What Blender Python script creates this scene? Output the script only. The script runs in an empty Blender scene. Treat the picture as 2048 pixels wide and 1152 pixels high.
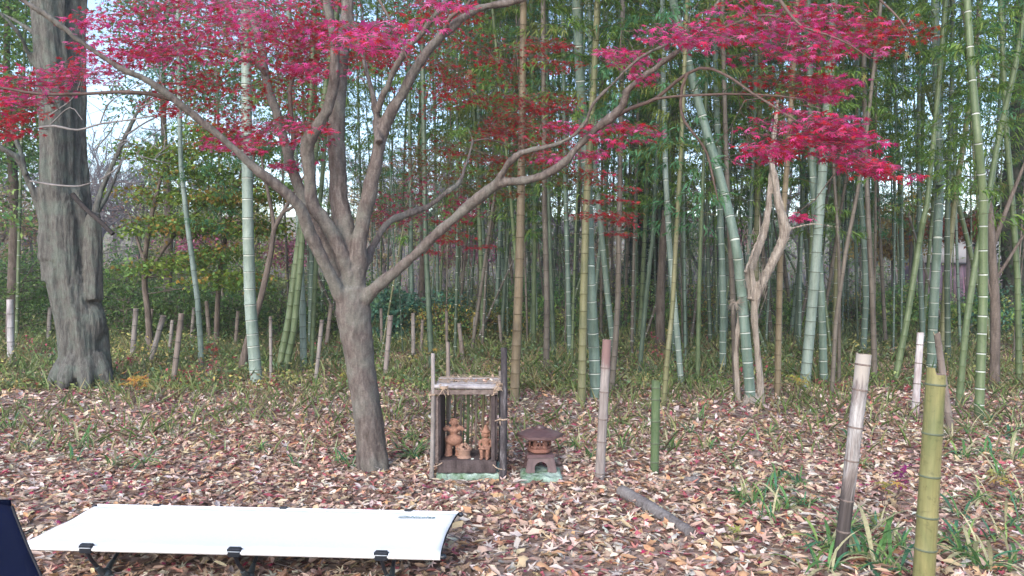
import bpy, bmesh, math, random
import numpy as np
from mathutils import Vector, Matrix, Quaternion

random.seed(11)
rng = np.random.default_rng(11)
scene = bpy.context.scene
C = scene.collection
R = math.radians

# ------------------------------------------------------------------ camera
CAM_H = 1.40
PITCH = math.atan(35 / 1500.0)
cam_d = bpy.data.cameras.new('camera')
cam_d.sensor_width = 36.0
cam_d.lens = 36.0 * 1500.0 / 2048.0
cam_d.clip_start = 0.05
cam_d.clip_end = 600
cam = bpy.data.objects.new('camera', cam_d)
C.objects.link(cam)
cam.location = (0, 0, CAM_H)
cam.rotation_euler = (math.pi / 2 - PITCH, 0, 0)
scene.camera = cam

# ------------------------------------------------------------------ light
SUN_EL, SUN_AZ = R(34), R(203)          # azimuth measured from +Y towards +X
world = bpy.data.worlds.new('World')
scene.world = world
world.use_nodes = True
wn = world.node_tree
bg = wn.nodes['Background']
sky = wn.nodes.new('ShaderNodeTexSky')
sky.sky_type = 'NISHITA'
sky.sun_disc = False
sky.sun_elevation = SUN_EL
sky.sun_rotation = SUN_AZ
sky.air_density = 1.0
sky.dust_density = 1.6
sky.ozone_density = 1.3
wn.links.new(sky.outputs[0], bg.inputs[0])
bg.inputs[1].default_value = 0.15
sun_d = bpy.data.lights.new('sun', 'SUN')
sun_d.energy = .8
sun_d.angle = R(35)
sun_d.color = (1.0, 0.965, 0.93)
sun = bpy.data.objects.new('sun', sun_d)
C.objects.link(sun)
sd = Vector((math.sin(SUN_AZ) * math.cos(SUN_EL), math.cos(SUN_AZ) * math.cos(SUN_EL), math.sin(SUN_EL)))
sun.rotation_euler = sd.to_track_quat('Z', 'Y').to_euler()
sun.location = sd * 30
scene.view_settings.view_transform = 'Standard'
scene.view_settings.look = 'None'
scene.view_settings.gamma = 1.0
scene.view_settings.use_curve_mapping = False
scene.view_settings.exposure = 1.62
scene.render.engine = 'CYCLES'
scene.cycles.max_bounces = 6
scene.cycles.diffuse_bounces = 4
scene.cycles.transmission_bounces = 4
scene.cycles.use_denoising = True

# ------------------------------------------------------------------ pixel -> world
cp, sp = math.cos(PITCH), math.sin(PITCH)
def ray(px, py):
    u, v = (px - 1024) / 1500.0, (576 - py) / 1500.0
    return Vector((u, cp + v * sp, -sp + v * cp))
def at(px, py, Y):
    d = ray(px, py)
    t = Y / d.y
    return Vector((d.x * t, Y, CAM_H + d.z * t))
def on_ground(px, py, z=0.0):
    d = ray(px, py)
    t = (z - CAM_H) / d.z
    return Vector((d.x * t, d.y * t, z))
def zat(py, Y):
    return at(1024, py, Y).z

def gh(x, y):
    """ground height"""
    s = np.maximum(0.0, y - 27.0)
    rise = 0.115 * s * s / (s + 6.0)
    rise = np.minimum(rise, 9.0 + 0.01 * s)
    n = 0.012 * np.sin(x * 1.7 + 0.6) * np.sin(y * 1.3 + 1.0) + 0.008 * np.sin(x * 4.1 + y * 2.3)
    far = np.clip((y - 9) / 8.0, 0, 1)
    n = n + far * (0.05 * np.sin(x * 0.7 + 2) * np.sin(y * 0.5) + 0.03 * np.sin(x * 2.1 - y * 1.1))
    return rise + n

# ------------------------------------------------------------------ materials
class NT:
    def __init__(s, name):
        s.m = bpy.data.materials.new(name)
        s.m.use_nodes = True
        s.t = s.m.node_tree
        s.t.nodes.clear()
        s.out = s.n('ShaderNodeOutputMaterial')
    def n(s, typ, **kw):
        nd = s.t.nodes.new(typ)
        for k, v in kw.items():
            setattr(nd, k, v)
        return nd
    def l(s, a, b):
        s.t.links.new(a, b)
    def coord(s, kind='Object', scale=(1, 1, 1), rot=(0, 0, 0)):
        tc = s.n('ShaderNodeTexCoord')
        mp = s.n('ShaderNodeMapping')
        mp.inputs['Scale'].default_value = scale
        mp.inputs['Rotation'].default_value = rot
        s.l(tc.outputs[kind], mp.inputs[0])
        return mp.outputs[0]
    def noise(s, vec, scale=5, detail=4, rough=0.55, dist=0.0):
        nd = s.n('ShaderNodeTexNoise')
        nd.inputs['Scale'].default_value = scale
        nd.inputs['Detail'].default_value = detail
        nd.inputs['Roughness'].default_value = rough
        nd.inputs['Distortion'].default_value = dist
        if vec is not None:
            s.l(vec, nd.inputs['Vector'])
        return nd.outputs['Fac']
    def ramp(s, fac, stops):
        nd = s.n('ShaderNodeValToRGB')
        e = nd.color_ramp.elements
        while len(e) < len(stops):
            e.new(0.5)
        for i, (p, c) in enumerate(stops):
            e[i].position = p
            e[i].color = (c[0], c[1], c[2], 1) if hasattr(c, '__len__') else (c, c, c, 1)
        s.l(fac, nd.inputs[0])
        return nd.outputs[0]
    def mix(s, fac, a, b, mode='MIX'):
        nd = s.n('ShaderNodeMix', data_type='RGBA', blend_type=mode)
        for sock, v in ((nd.inputs[0], fac), (nd.inputs[6], a), (nd.inputs[7], b)):
            if isinstance(v, (int, float)):
                sock.default_value = v
            elif isinstance(v, tuple):
                sock.default_value = (v[0], v[1], v[2], 1)
            else:
                s.l(v, sock)
        return nd.outputs[2]
    def bump(s, h, strength=0.4, dist=0.01, prev=None):
        nd = s.n('ShaderNodeBump')
        nd.inputs['Strength'].default_value = strength
        nd.inputs['Distance'].default_value = dist
        s.l(h, nd.inputs['Height'])
        if prev is not None:
            s.l(prev, nd.inputs['Normal'])
        return nd.outputs[0]
    def principled(s, col, rough=0.7, normal=None, spec=0.3, metal=0.0):
        p = s.n('ShaderNodeBsdfPrincipled')
        if isinstance(col, tuple):
            p.inputs['Base Color'].default_value = (col[0], col[1], col[2], 1)
        else:
            s.l(col, p.inputs['Base Color'])
        if isinstance(rough, (int, float)):
            p.inputs['Roughness'].default_value = rough
        else:
            s.l(rough, p.inputs['Roughness'])
        p.inputs['Specular IOR Level'].default_value = spec
        p.inputs['Metallic'].default_value = metal
        if normal is not None:
            s.l(normal, p.inputs['Normal'])
        return p.outputs[0]
    def done(s, sh):
        s.l(sh, s.out.inputs[0])
        return s.m

def leaf_mat(name, trans=0.35, rough=0.5, spec=0.3, vary=0.25, sat=1.0):
    t = NT(name)
    a = t.n('ShaderNodeAttribute', attribute_name='Col')
    nz = t.noise(t.coord('Object'), 60, 2)
    v = t.ramp(nz, [(0.3, 1 - vary), (0.7, 1 + vary * 0.4)])
    col = t.mix(1.0, a.outputs['Color'], v, 'MULTIPLY')
    pr = t.principled(col, rough, None, spec)
    tr = t.n('ShaderNodeBsdfTranslucent')
    t.l(col, tr.inputs[0])
    mx = t.n('ShaderNodeMixShader')
    mx.inputs[0].default_value = trans
    t.l(pr, mx.inputs[1])
    t.l(tr.outputs[0], mx.inputs[2])
    return t.done(mx.outputs[0])

def bark_mat(name, c0, c1, c2, scale=6, stretch=0.22, bump=0.5, dist=0.012, patches=None):
    t = NT(name)
    v = t.coord('Object', (1, 1, stretch))
    n1 = t.noise(v, scale * 4, 6, 0.65, 0.4)
    n2 = t.noise(t.coord('Object'), scale * 0.5, 3, 0.6)
    n3 = t.noise(t.coord('Object'), scale * 9, 4, 0.6)
    col = t.ramp(n1, [(0.3, c0), (0.55, c1), (0.75, c2)])
    lich = t.ramp(n2, [(0.45, 0), (0.65, 1)])
    col = t.mix(lich, col, t.mix(0.5, col, patches or c2))
    spk = t.ramp(n3, [(0.35, 0.75), (0.65, 1.12)])
    col = t.mix(0.8, col, spk, 'MULTIPLY')
    nb = t.bump(n1, bump, dist)
    nb = t.bump(n3, bump * 0.5, dist * 0.3, nb)
    return t.done(t.principled(col, 0.85, nb, 0.2))

def culm_mat(name, ca, cb, cc, rough=0.45, streak=60):
    """bamboo skin: streaks along the culm, blotches, age tint"""
    t = NT(name)
    oi = t.n('ShaderNodeObjectInfo')
    v = t.coord('Object', (1, 1, 0.04))
    n1 = t.noise(v, streak, 4, 0.6)
    n2 = t.noise(t.coord('Object', (1, 1, 0.35)), 5, 4, 0.65, 0.6)
    n3 = t.noise(t.coord('Object'), 38, 3, 0.7)
    col = t.ramp(n2, [(0.32, ca), (0.5, cb), (0.68, cc)])
    st = t.ramp(n1, [(0.3, 0.72), (0.7, 1.12)])
    col = t.mix(0.7, col, st, 'MULTIPLY')
    sp_ = t.ramp(n3, [(0.3, 0.6), (0.44, 1.0), (0.9, 1.08)])
    col = t.mix(0.75, col, sp_, 'MULTIPLY')
    nb = t.bump(n1, 0.15, 0.002)
    return t.done(t.principled(col, rough, nb, 0.35))

def stained_post(name, pale, mid, dark, z_dark, z_soft, top_tint=None, z_top=9):
    """weathered bamboo: pale skin, dark rotten foot with a ragged edge, stained top"""
    t = NT(name)
    v = t.coord('Object', (1, 1, 0.05)); vo = t.coord('Object', (1, 1, .25))
    n1 = t.noise(v, 80, 5, 0.65); n2 = t.noise(vo, 12, 5, 0.7, 1.0); n3 = t.noise(vo, 5, 3, 0.6)
    c = t.mix(t.ramp(n2, [(0.42, 0), (0.6, 1)]), mid, pale)
    c = t.mix(1.0, c, t.ramp(n1, [(0.32, .6), (0.62, 1.08)]), 'MULTIPLY')
    s = t.n('ShaderNodeSeparateXYZ'); t.l(t.coord('Object'), s.inputs[0])
    a = t.n('ShaderNodeMath', operation='MULTIPLY_ADD'); t.l(n2, a.inputs[0]); a.inputs[1].default_value = z_soft; t.l(s.outputs[2], a.inputs[2])
    m = t.n('ShaderNodeMapRange'); t.l(a.outputs[0], m.inputs[0]); m.inputs[1].default_value = z_dark + z_soft * .5 + .06; m.inputs[2].default_value = z_dark + z_soft * .5 - .06
    d = t.mix(t.ramp(n1, [(0.35, 0), (0.65, 1)]), dark, tuple(min(1, x * 2.6) for x in dark))
    c = t.mix(m.outputs[0], c, d)
    if top_tint:
        m2 = t.n('ShaderNodeMapRange'); t.l(a.outputs[0], m2.inputs[0]); m2.inputs[1].default_value = z_top + z_soft * .5 - .02; m2.inputs[2].default_value = z_top + z_soft * .5 + .02
        c = t.mix(m2.outputs[0], c, top_tint)
    return t.done(t.principled(c, 0.7, t.bump(n1, 0.5, 0.003), 0.25))

def plain_mat(name, col, rough=0.6, spec=0.3, metal=0.0, nscale=40, amt=0.25, bump=0.0, dist=0.003, c2=None):
    t = NT(name)
    n1 = t.noise(t.coord('Object'), nscale, 5, 0.6)
    n2 = t.noise(t.coord('Object'), nscale * 0.15, 3, 0.6)
    if c2 is None:
        c2 = tuple(max(0, x * (1 - amt * 1.6)) for x in col)
    c = t.mix(t.ramp(n2, [(0.35, 0), (0.65, 1)]), col, c2)
    c = t.mix(1.0, c, t.ramp(n1, [(0.3, 1 - amt), (0.7, 1.0 + amt * 0.3)]), 'MULTIPLY')
    nb = t.bump(n1, bump, dist) if bump > 0 else None
    return t.done(t.principled(c, rough, nb, spec, metal))

M = {}
M['maple_leaf'] = leaf_mat('maple_leaf', 0.5, 0.42, 0.4, 0.2)
M['bamboo_leaf'] = leaf_mat('bamboo_leaf', 0.5, 0.5, 0.3, 0.2)
M['litter'] = leaf_mat('dry_leaf', 0.12, 0.7, 0.25, 0.3)
M['plant_leaf'] = leaf_mat('plant_leaf', 0.35, 0.5, 0.3, 0.25)
M['maple_bark'] = bark_mat('maple_bark', (0.06, 0.048, 0.044), (0.13, 0.108, 0.098), (0.21, 0.185, 0.172), 9, 0.25, 0.8, 0.01, (0.18, 0.19, 0.165))
M['twig'] = plain_mat('twig_bark', (0.16, 0.115, 0.10), 0.8, 0.2, nscale=30)
M['grey_twig'] = plain_mat('grey_twig_bark', (0.26, 0.24, 0.235), 0.8, 0.2, nscale=30)
M['old_bark'] = bark_mat('grooved_grey_bark', (0.05, 0.047, 0.044), (0.115, 0.112, 0.102), (0.18, 0.182, 0.17), 13, 0.2, 0.9, 0.015, (0.13, 0.165, 0.14))
M['dead_bark'] = bark_mat('fibrous_pale_bark', (0.13, 0.10, 0.085), (0.30, 0.26, 0.22), (0.42, 0.38, 0.34), 13, 0.10, 1.0, 0.012, (0.38, 0.34, 0.30))
M['brown_bark'] = bark_mat('brown_bark', (0.06, 0.047, 0.04), (0.13, 0.105, 0.09), (0.20, 0.165, 0.145), 8, 0.2, 0.7, 0.012)
M['dark_wood'] = bark_mat('dark_dead_wood', (0.015, 0.013, 0.013), (0.035, 0.03, 0.03), (0.07, 0.06, 0.058), 8, 0.5, 0.6, 0.01)
M['ivy_bark'] = bark_mat('dark_bark', (0.02, 0.025, 0.02), (0.06, 0.065, 0.055), (0.10, 0.105, 0.09), 6, 0.3, 0.8, 0.02)
M['far_bark'] = plain_mat('far_tree_bark', (0.21, 0.19, 0.20), 0.9, 0.1, nscale=8)
M['culm_mint'] = culm_mat('mint_bamboo', (0.13, 0.18, 0.15), (0.195, 0.25, 0.215), (0.26, 0.32, 0.285), 0.5)
M['culm_blue'] = culm_mat('blue_green_bamboo', (0.075, 0.115, 0.088), (0.12, 0.175, 0.14), (0.175, 0.235, 0.20), 0.5)
M['culm_green'] = culm_mat('green_bamboo', (0.06, 0.09, 0.042), (0.10, 0.14, 0.065), (0.15, 0.19, 0.10), 0.45)
M['culm_dark'] = culm_mat('dark_green_bamboo', (0.035, 0.058, 0.038), (0.065, 0.098, 0.065), (0.11, 0.145, 0.105), 0.5)
M['culm_yellow'] = culm_mat('yellow_green_bamboo', (0.10, 0.11, 0.05), (0.165, 0.165, 0.08), (0.22, 0.205, 0.12), 0.45)
M['culm_tan'] = culm_mat('tan_bamboo', (0.10, 0.075, 0.045), (0.18, 0.14, 0.085), (0.24, 0.20, 0.135), 0.55)
M['culm_brown'] = culm_mat('brown_bamboo', (0.065, 0.052, 0.043), (0.115, 0.098, 0.08), (0.17, 0.15, 0.125), 0.6)
M['node_pale'] = plain_mat('pale_node_wax', (0.62, 0.68, 0.62), 0.7)
M['node_dark'] = plain_mat('dark_node', (0.05, 0.055, 0.04), 0.7)
M['post_grey'] = culm_mat('weathered_grey_bamboo', (0.12, 0.10, 0.09), (0.24, 0.215, 0.20), (0.37, 0.34, 0.33), 0.75, 90)
M['post_pink'] = culm_mat('weathered_pinkish_bamboo', (0.17, 0.14, 0.13), (0.26, 0.22, 0.205), (0.34, 0.30, 0.28), 0.7, 90)
M['post_tan'] = culm_mat('weathered_tan_bamboo', (0.12, 0.095, 0.08), (0.20, 0.165, 0.145), (0.28, 0.24, 0.21), 0.7, 90)
M['post_white'] = culm_mat('bleached_bamboo', (0.24, 0.21, 0.22), (0.42, 0.40, 0.41), (0.60, 0.58, 0.59), 0.7, 90)
M['post_yellow'] = culm_mat('yellow_cut_bamboo', (0.13, 0.145, 0.06), (0.215, 0.20, 0.085), (0.27, 0.215, 0.11), 0.42, 110)
M['post_green'] = culm_mat('fresh_green_cut_bamboo', (0.06, 0.10, 0.05), (0.09, 0.135, 0.065), (0.13, 0.18, 0.09), 0.42, 90)
M['post_leaning'] = stained_post('rotten_footed_bamboo', (0.42, 0.405, 0.40), (0.19, 0.16, 0.15), (0.03, 0.025, 0.024), .34, .42, (0.34, 0.31, 0.28), .86)
M['post_pinktop'] = stained_post('pink_topped_bamboo', (0.32, 0.285, 0.27), (0.22, 0.19, 0.18), (0.12, 0.11, 0.11), .03, .35, (0.19, 0.12, 0.115), .78)
M['post_redmark'] = stained_post('red_marked_bamboo', (0.62, 0.60, 0.61), (0.42, 0.36, 0.36), (0.20, 0.10, 0.09), .02, .2)
M['cut_wood'] = plain_mat('cut_bamboo_end', (0.62, 0.50, 0.33), 0.7, nscale=60)
M['node_olive'] = plain_mat('olive_node', (0.14, 0.17, 0.11), 0.6)
M['old_board'] = bark_mat('old_dark_board', (0.035, 0.026, 0.026), (0.075, 0.058, 0.058), (0.125, 0.10, 0.10), 10, 0.15, 0.5, 0.004)
M['board_brown'] = bark_mat('weathered_brown_board', (0.075, 0.056, 0.05), (0.15, 0.115, 0.105), (0.24, 0.20, 0.18), 12, 1.0, 0.4, 0.003)
M['silver_bamboo'] = culm_mat('silver_grey_bamboo', (0.19, 0.17, 0.175), (0.32, 0.30, 0.31), (0.46, 0.45, 0.47), 0.6, 60)
M['black_post'] = bark_mat('mottled_dark_post', (0.02, 0.018, 0.02), (0.085, 0.075, 0.08), (0.36, 0.35, 0.37), 7, 0.22, 0.8, 0.006, (0.05, 0.045, 0.05))
M['rope'] = plain_mat('straw_rope', (0.50, 0.38, 0.29), 0.9, 0.1, nscale=200, bump=0.5)
M['terracotta'] = plain_mat('terracotta', (0.32, 0.175, 0.125), 0.85, 0.2, nscale=50, amt=0.35, bump=0.4, dist=0.003, c2=(0.24, 0.13, 0.095))
M['clay_pale'] = plain_mat('pale_clay', (0.36, 0.23, 0.175), 0.85, 0.2, nscale=60, amt=0.15)
M['iron'] = plain_mat('brown_glazed_ceramic', (0.105, 0.062, 0.066), 0.45, 0.5, nscale=30, amt=0.3, bump=0.25, dist=0.002, c2=(0.16, 0.10, 0.10))
M['iron_red'] = plain_mat('reddish_ceramic', (0.25, 0.115, 0.085), 0.6, 0.3, nscale=40, amt=0.3, bump=0.25, dist=0.002, c2=(0.17, 0.09, 0.075))
M['void'] = plain_mat('dark_inside', (0.02, 0.015, 0.015), 0.9)
def stone():
    t = NT('mint_mossy_stone')
    n1 = t.noise(t.coord('Object'), 9, 5, 0.65)
    n2 = t.noise(t.coord('Object'), 90, 4, 0.7)
    c = t.ramp(n1, [(0.34, (0.07, 0.13, 0.05)), (0.47, (0.22, 0.31, 0.24)), (0.66, (0.40, 0.50, 0.45))])
    c = t.mix(0.7, c, t.ramp(n2, [(0.3, 0.55), (0.6, 1.1)]), 'MULTIPLY')
    return t.done(t.principled(c, 0.9, t.bump(n2, 0.8, 0.006), 0.1))
M['stone'] = stone()
M['white_cloth'] = plain_mat('white_cot_fabric', (0.74, 0.745, 0.74), 0.8, 0.2, nscale=600, amt=0.10, bump=0.2, dist=0.001, c2=(0.70, 0.71, 0.72))
M['black_metal'] = plain_mat('black_cot_metal', (0.018, 0.024, 0.035), 0.35, 0.5, nscale=30)
M['grey_metal'] = plain_mat('slate_metal', (0.06, 0.08, 0.09), 0.35, 0.5, nscale=30)
M['clip_line'] = plain_mat('pale_clip_line', (0.55, 0.6, 0.65), 0.5)
M['logo'] = plain_mat('teal_print', (0.10, 0.22, 0.24), 0.7)
M['black_trim'] = plain_mat('black_trim', (0.02, 0.02, 0.025), 0.7)
def navy():
    t = NT('navy_chair_fabric')
    w = t.noise(t.coord('Object'), 400, 2, 0.5)
    n = t.noise(t.coord('Object'), 5, 3, 0.5)
    c = t.ramp(n, [(0.3, (0.0018, 0.0035, 0.011)), (0.7, (0.004, 0.0065, 0.022))])
    return t.done(t.principled(c, 0.9, t.bump(w, 0.3, 0.001), 0.04))
M['navy'] = navy()
M['log'] = bark_mat('grey_log_bark', (0.07, 0.06, 0.055), (0.16, 0.145, 0.145), (0.25, 0.235, 0.23), 14, 0.6, 0.5, 0.004)
M['wall_white'] = plain_mat('far_white_plaster', (0.72, 0.70, 0.74), 0.8, nscale=2, amt=0.1)
M['wall_mauve'] = plain_mat('far_mauve_boards', (0.22, 0.15, 0.19), 0.8, nscale=3, amt=0.15)
M['roof_dark'] = plain_mat('far_dark_roof', (0.06, 0.06, 0.075), 0.7, nscale=3)
M['glass_dark'] = plain_mat('far_window_glass', (0.05, 0.06, 0.07), 0.1, 0.5)

def ground_mat():
    t = NT('forest_floor')
    v = t.coord('Object')
    vo = t.n('ShaderNodeTexVoronoi'); vo.inputs['Scale'].default_value = 22
    t.l(v, vo.inputs['Vector'])
    sep = t.n('ShaderNodeSeparateColor'); t.l(vo.outputs['Color'], sep.inputs[0])
    c = t.ramp(sep.outputs[0], [(0.0, (0.10, 0.065, 0.05)), (0.3, (0.20, 0.14, 0.11)), (0.55, (0.30, 0.22, 0.18)), (0.8, (0.36, 0.29, 0.25)), (1.0, (0.20, 0.08, 0.08))])
    n = t.noise(v, 0.5, 4, 0.6)
    green = t.ramp(n, [(0.42, 0), (0.62, 1)])
    g = t.ramp(t.noise(v, 12, 4), [(0.3, (0.045, 0.06, 0.02)), (0.7, (0.13, 0.15, 0.06))])
    # beyond the clearing the floor is greener, farther off it is pale grey-brown brush
    sx = t.n('ShaderNodeSeparateXYZ'); t.l(v, sx.inputs[0])
    mr = t.n('ShaderNodeMapRange'); t.l(sx.outputs[1], mr.inputs[0])
    mr.inputs[1].default_value = 8.5; mr.inputs[2].default_value = 13
    mm = t.n('ShaderNodeMath', operation='MULTIPLY'); t.l(green, mm.inputs[0]); t.l(mr.outputs[0], mm.inputs[1])
    mc = t.n('ShaderNodeMath', operation='MULTIPLY'); t.l(mm.outputs[0], mc.inputs[0]); mc.inputs[1].default_value = 0.75
    c = t.mix(mc.outputs[0], c, g)
    mr2 = t.n('ShaderNodeMapRange'); t.l(sx.outputs[1], mr2.inputs[0])
    mr2.inputs[1].default_value = 24; mr2.inputs[2].default_value = 34
    far = t.ramp(t.noise(v, 0.8, 6, 0.7), [(0.3, (0.13, 0.12, 0.08)), (0.5, (0.24, 0.20, 0.15)), (0.62, (0.17, 0.19, 0.08)), (0.75, (0.30, 0.22, 0.17))])
    c = t.mix(mr2.outputs[0], c, far)
    b = t.bump(vo.outputs['Distance'], 0.6, 0.02)
    return t.done(t.principled(c, 0.9, b, 0.15))
M['ground'] = ground_mat()

# ------------------------------------------------------------------ object helpers
def link(o, parent=None):
    C.objects.link(o)
    if parent is not None:
        o.parent = parent
    return o
def tag(o, label=None, cat=None, group=None, kind=None):
    if label: o['label'] = label
    if cat: o['category'] = cat
    if group: o['group'] = group
    if kind: o['kind'] = kind
    return o
def empty(name, loc, label=None, cat=None, group=None):
    o = bpy.data.objects.new(name, None)
    o.empty_display_size = 0.1
    o.location = loc
    C.objects.link(o)
    return tag(o, label, cat, group)

def mesh_np(name, V, F, mats, col=None, smooth=False, midx=None):
    """V (n,3), F list/array of equal-size faces or list of arrays"""
    me = bpy.data.meshes.new(name)
    V = np.asarray(V, dtype=np.float32)
    groups = F if isinstance(F, list) else [F]
    groups = [np.asarray(g, dtype=np.int32) for g in groups if len(g)]
    loops = np.concatenate([g.ravel() for g in groups])
    sizes = np.concatenate([np.full(len(g), g.shape[1], dtype=np.int32) for g in groups])
    starts = np.concatenate([[0], np.cumsum(sizes)[:-1]]).astype(np.int32)
    me.vertices.add(len(V)); me.vertices.foreach_set('co', V.ravel())
    me.loops.add(len(loops)); me.loops.foreach_set('vertex_index', loops)
    me.polygons.add(len(sizes)); me.polygons.foreach_set('loop_start', starts)
    if smooth:
        me.polygons.foreach_set('use_smooth', np.ones(len(sizes), dtype=bool))
    if midx is not None:
        me.polygons.foreach_set('material_index', np.asarray(midx, dtype=np.int32))
    me.update(calc_edges=True)
    if col is not None:
        a = me.color_attributes.new('Col', 'FLOAT_COLOR', 'POINT')
        cc = np.ones((len(V), 4), dtype=np.float32); cc[:, :3] = col
        a.data.foreach_set('color', cc.ravel())
    for m in (mats if isinstance(mats, (list, tuple)) else [mats]):
        me.materials.append(m)
    me.validate()
    return me

class Geo:
    """collects pieces for one mesh"""
    def __init__(s):
        s.V, s.F, s.mi, s.n = [], {}, {}, 0
    def add(s, V, F, mi=0):
        V = np.asarray(V, dtype=float).reshape(-1, 3)
        F = np.asarray(F, dtype=int)
        k = F.shape[1]
        s.F.setdefault(k, []).append(F + s.n)
        s.mi.setdefault(k, []).append(np.full(len(F), mi))
        s.V.append(V); s.n += len(V)
    def box(s, c, size, rot=None, mi=0):
        c = np.array(c, float); h = np.array(size, float) / 2
        v = np.array([[x, y, z] for z in (-1, 1) for y in (-1, 1) for x in (-1, 1)], float) * h
        if rot is not None:
            v = v @ np.array(rot).T
        f = [[0, 2, 3, 1], [4, 5, 7, 6], [0, 1, 5, 4], [2, 6, 7, 3], [0, 4, 6, 2], [1, 3, 7, 5]]
        s.add(v + c, f, mi)
    def tube(s, pts, rad, n=8, caps=True, mi=0, wob=0.0, flute=None, ringmi=None):
        V, F, caps_f = tube_geo(pts, rad, n, wob, flute)
        if ringmi is None:
            s.add(V, F, mi)
        else:
            b = s.n; s.V.append(V); s.n += len(V)
            s.F.setdefault(4, []).append(F + b)
            s.mi.setdefault(4, []).append(np.repeat(ringmi, n))
        if caps:
            m = len(V) // n
            for ring, flip in ((0, True), (m - 1, False)):
                c = V[ring * n:(ring + 1) * n]
                vv = np.vstack([c, c.mean(0)])
                ff = [[i, (i + 1) % n, n] for i in range(n)]
                if flip: ff = [[a, c2, b2] for a, b2, c2 in ff]
                s.add(vv, ff, mi)
    def ball(s, c, r, nu=12, nv=8, rot=None, mi=0):
        c = np.array(c, float); r = np.array(r if hasattr(r, '__len__') else (r, r, r), float)
        V = [[0, 0, 1]]
        for i in range(1, nv):
            t = math.pi * i / nv
            for j in range(nu):
                a = 2 * math.pi * j / nu
                V.append([math.sin(t) * math.cos(a), math.sin(t) * math.sin(a), math.cos(t)])
        V.append([0, 0, -1]); V = np.array(V) * r
        if rot is not None: V = V @ np.array(rot).T
        T = [[0, 1 + j, 1 + (j + 1) % nu] for j in range(nu)]
        Q = []
        for i in range(nv - 2):
            for j in range(nu):
                a = 1 + i * nu + j; b = 1 + i * nu + (j + 1) % nu
                Q.append([a, a + nu, b + nu, b])
        e = len(V) - 1; l = 1 + (nv - 2) * nu
        T2 = [[e, l + (j + 1) % nu, l + j] for j in range(nu)]
        b0 = s.n
        s.add(V + c, T + T2, mi)
        s.F.setdefault(4, []).append(np.array(Q) + b0)
        s.mi.setdefault(4, []).append(np.full(len(Q), mi))
    def prism(s, n, r0, r1, z0, z1, c=(0, 0), rot=0.0, mi=0, top=True, bot=True):
        V = []
        for r, z in ((r0, z0), (r1, z1)):
            for i in range(n):
                a = rot + 2 * math.pi * i / n
                V.append([c[0] + r * math.cos(a), c[1] + r * math.sin(a), z])
        s.add(V, [[i, (i + 1) % n, n + (i + 1) % n, n + i] for i in range(n)], mi)
        if bot:
            vv = V[:n] + [[c[0], c[1], z0]]
            s.add(vv, [[(i + 1) % n, i, n] for i in range(n)], mi)
        if top:
            vv = V[n:] + [[c[0], c[1], z1]]
            s.add(vv, [[i, (i + 1) % n, n] for i in range(n)], mi)
    def mesh(s, name, mats, smooth=False, col=None):
        ks = sorted(s.F)
        return mesh_np(name, np.vstack(s.V), [np.vstack(s.F[k]) for k in ks], mats, col, smooth, np.concatenate([np.concatenate(s.mi[k]) for k in ks]))
    def obj(s, name, mats, parent=None, smooth=False, origin=None):
        """origin: world point that becomes the mesh origin (used for top-level meshes)"""
        if origin is not None:
            s.V = [v - np.array(origin) for v in s.V]
        o = bpy.data.objects.new(name, s.mesh(name, mats, smooth))
        if origin is not None: o.location = origin
        return link(o, parent)

def resample(pts, rad, step):
    """catmull-rom through the points, radius interpolated"""
    P = [np.array(p, float) for p in pts]
    if not hasattr(rad, '__len__'): rad = [rad] * len(P)
    if len(P) == 2:
        n = max(1, int(np.linalg.norm(P[1] - P[0]) / step))
        t = np.linspace(0, 1, n + 1)[:, None]
        return P[0] * (1 - t) + P[1] * t, rad[0] * (1 - t[:, 0]) + rad[1] * t[:, 0]
    out, ro = [], []
    Q = [2 * P[0] - P[1]] + P + [2 * P[-1] - P[-2]]
    for i in range(len(P) - 1):
        p0, p1, p2, p3 = Q[i:i + 4]
        n = max(1, int(np.linalg.norm(p2 - p1) / step))
        for k in range(n):
            t = k / n
            out.append(0.5 * (2 * p1 + (p2 - p0) * t + (2 * p0 - 5 * p1 + 4 * p2 - p3) * t * t + (3 * p1 - p0 - 3 * p2 + p3) * t ** 3))
            ro.append(rad[i] * (1 - t) + rad[i + 1] * t)
    out.append(P[-1]); ro.append(rad[-1])
    return np.array(out), np.array(ro)

def tube_geo(pts, rad, n=8, wob=0.0, flute=None):
    P = np.array([list(p) for p in pts], float)
    if not hasattr(rad, '__len__'): rad = np.full(len(P), rad)
    rad = np.array(rad, float)
    T = np.gradient(P, axis=0)
    T /= np.linalg.norm(T, axis=1)[:, None] + 1e-12
    u = np.cross(T[0], [0.0, 1.0, 0.05]); 
    if np.linalg.norm(u) < 0.1: u = np.cross(T[0], [1.0, 0, 0])
    u /= np.linalg.norm(u)
    ang = np.arange(n) * 2 * math.pi / n
    V = []
    for i in range(len(P)):
        u = u - T[i] * np.dot(u, T[i]); u /= np.linalg.norm(u)
        w = np.cross(T[i], u)
        r = rad[i] * np.ones(n)
        if flute is not None: r = r * flute(ang, i / max(1, len(P) - 1))
        if wob: r = r * (1 + wob * np.sin(ang * 2 + i * 0.9) * math.sin(i * 1.7))
        V.append(P[i] + np.outer(np.cos(ang) * r, u) + np.outer(np.sin(ang) * r, w))
    V = np.vstack(V)
    F = []
    for i in range(len(P) - 1):
        a = i * n + np.arange(n); b = i * n + (np.arange(n) + 1) % n
        F.append(np.stack([a, b, b + n, a + n], 1))
    return V, np.vstack(F), None

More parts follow.
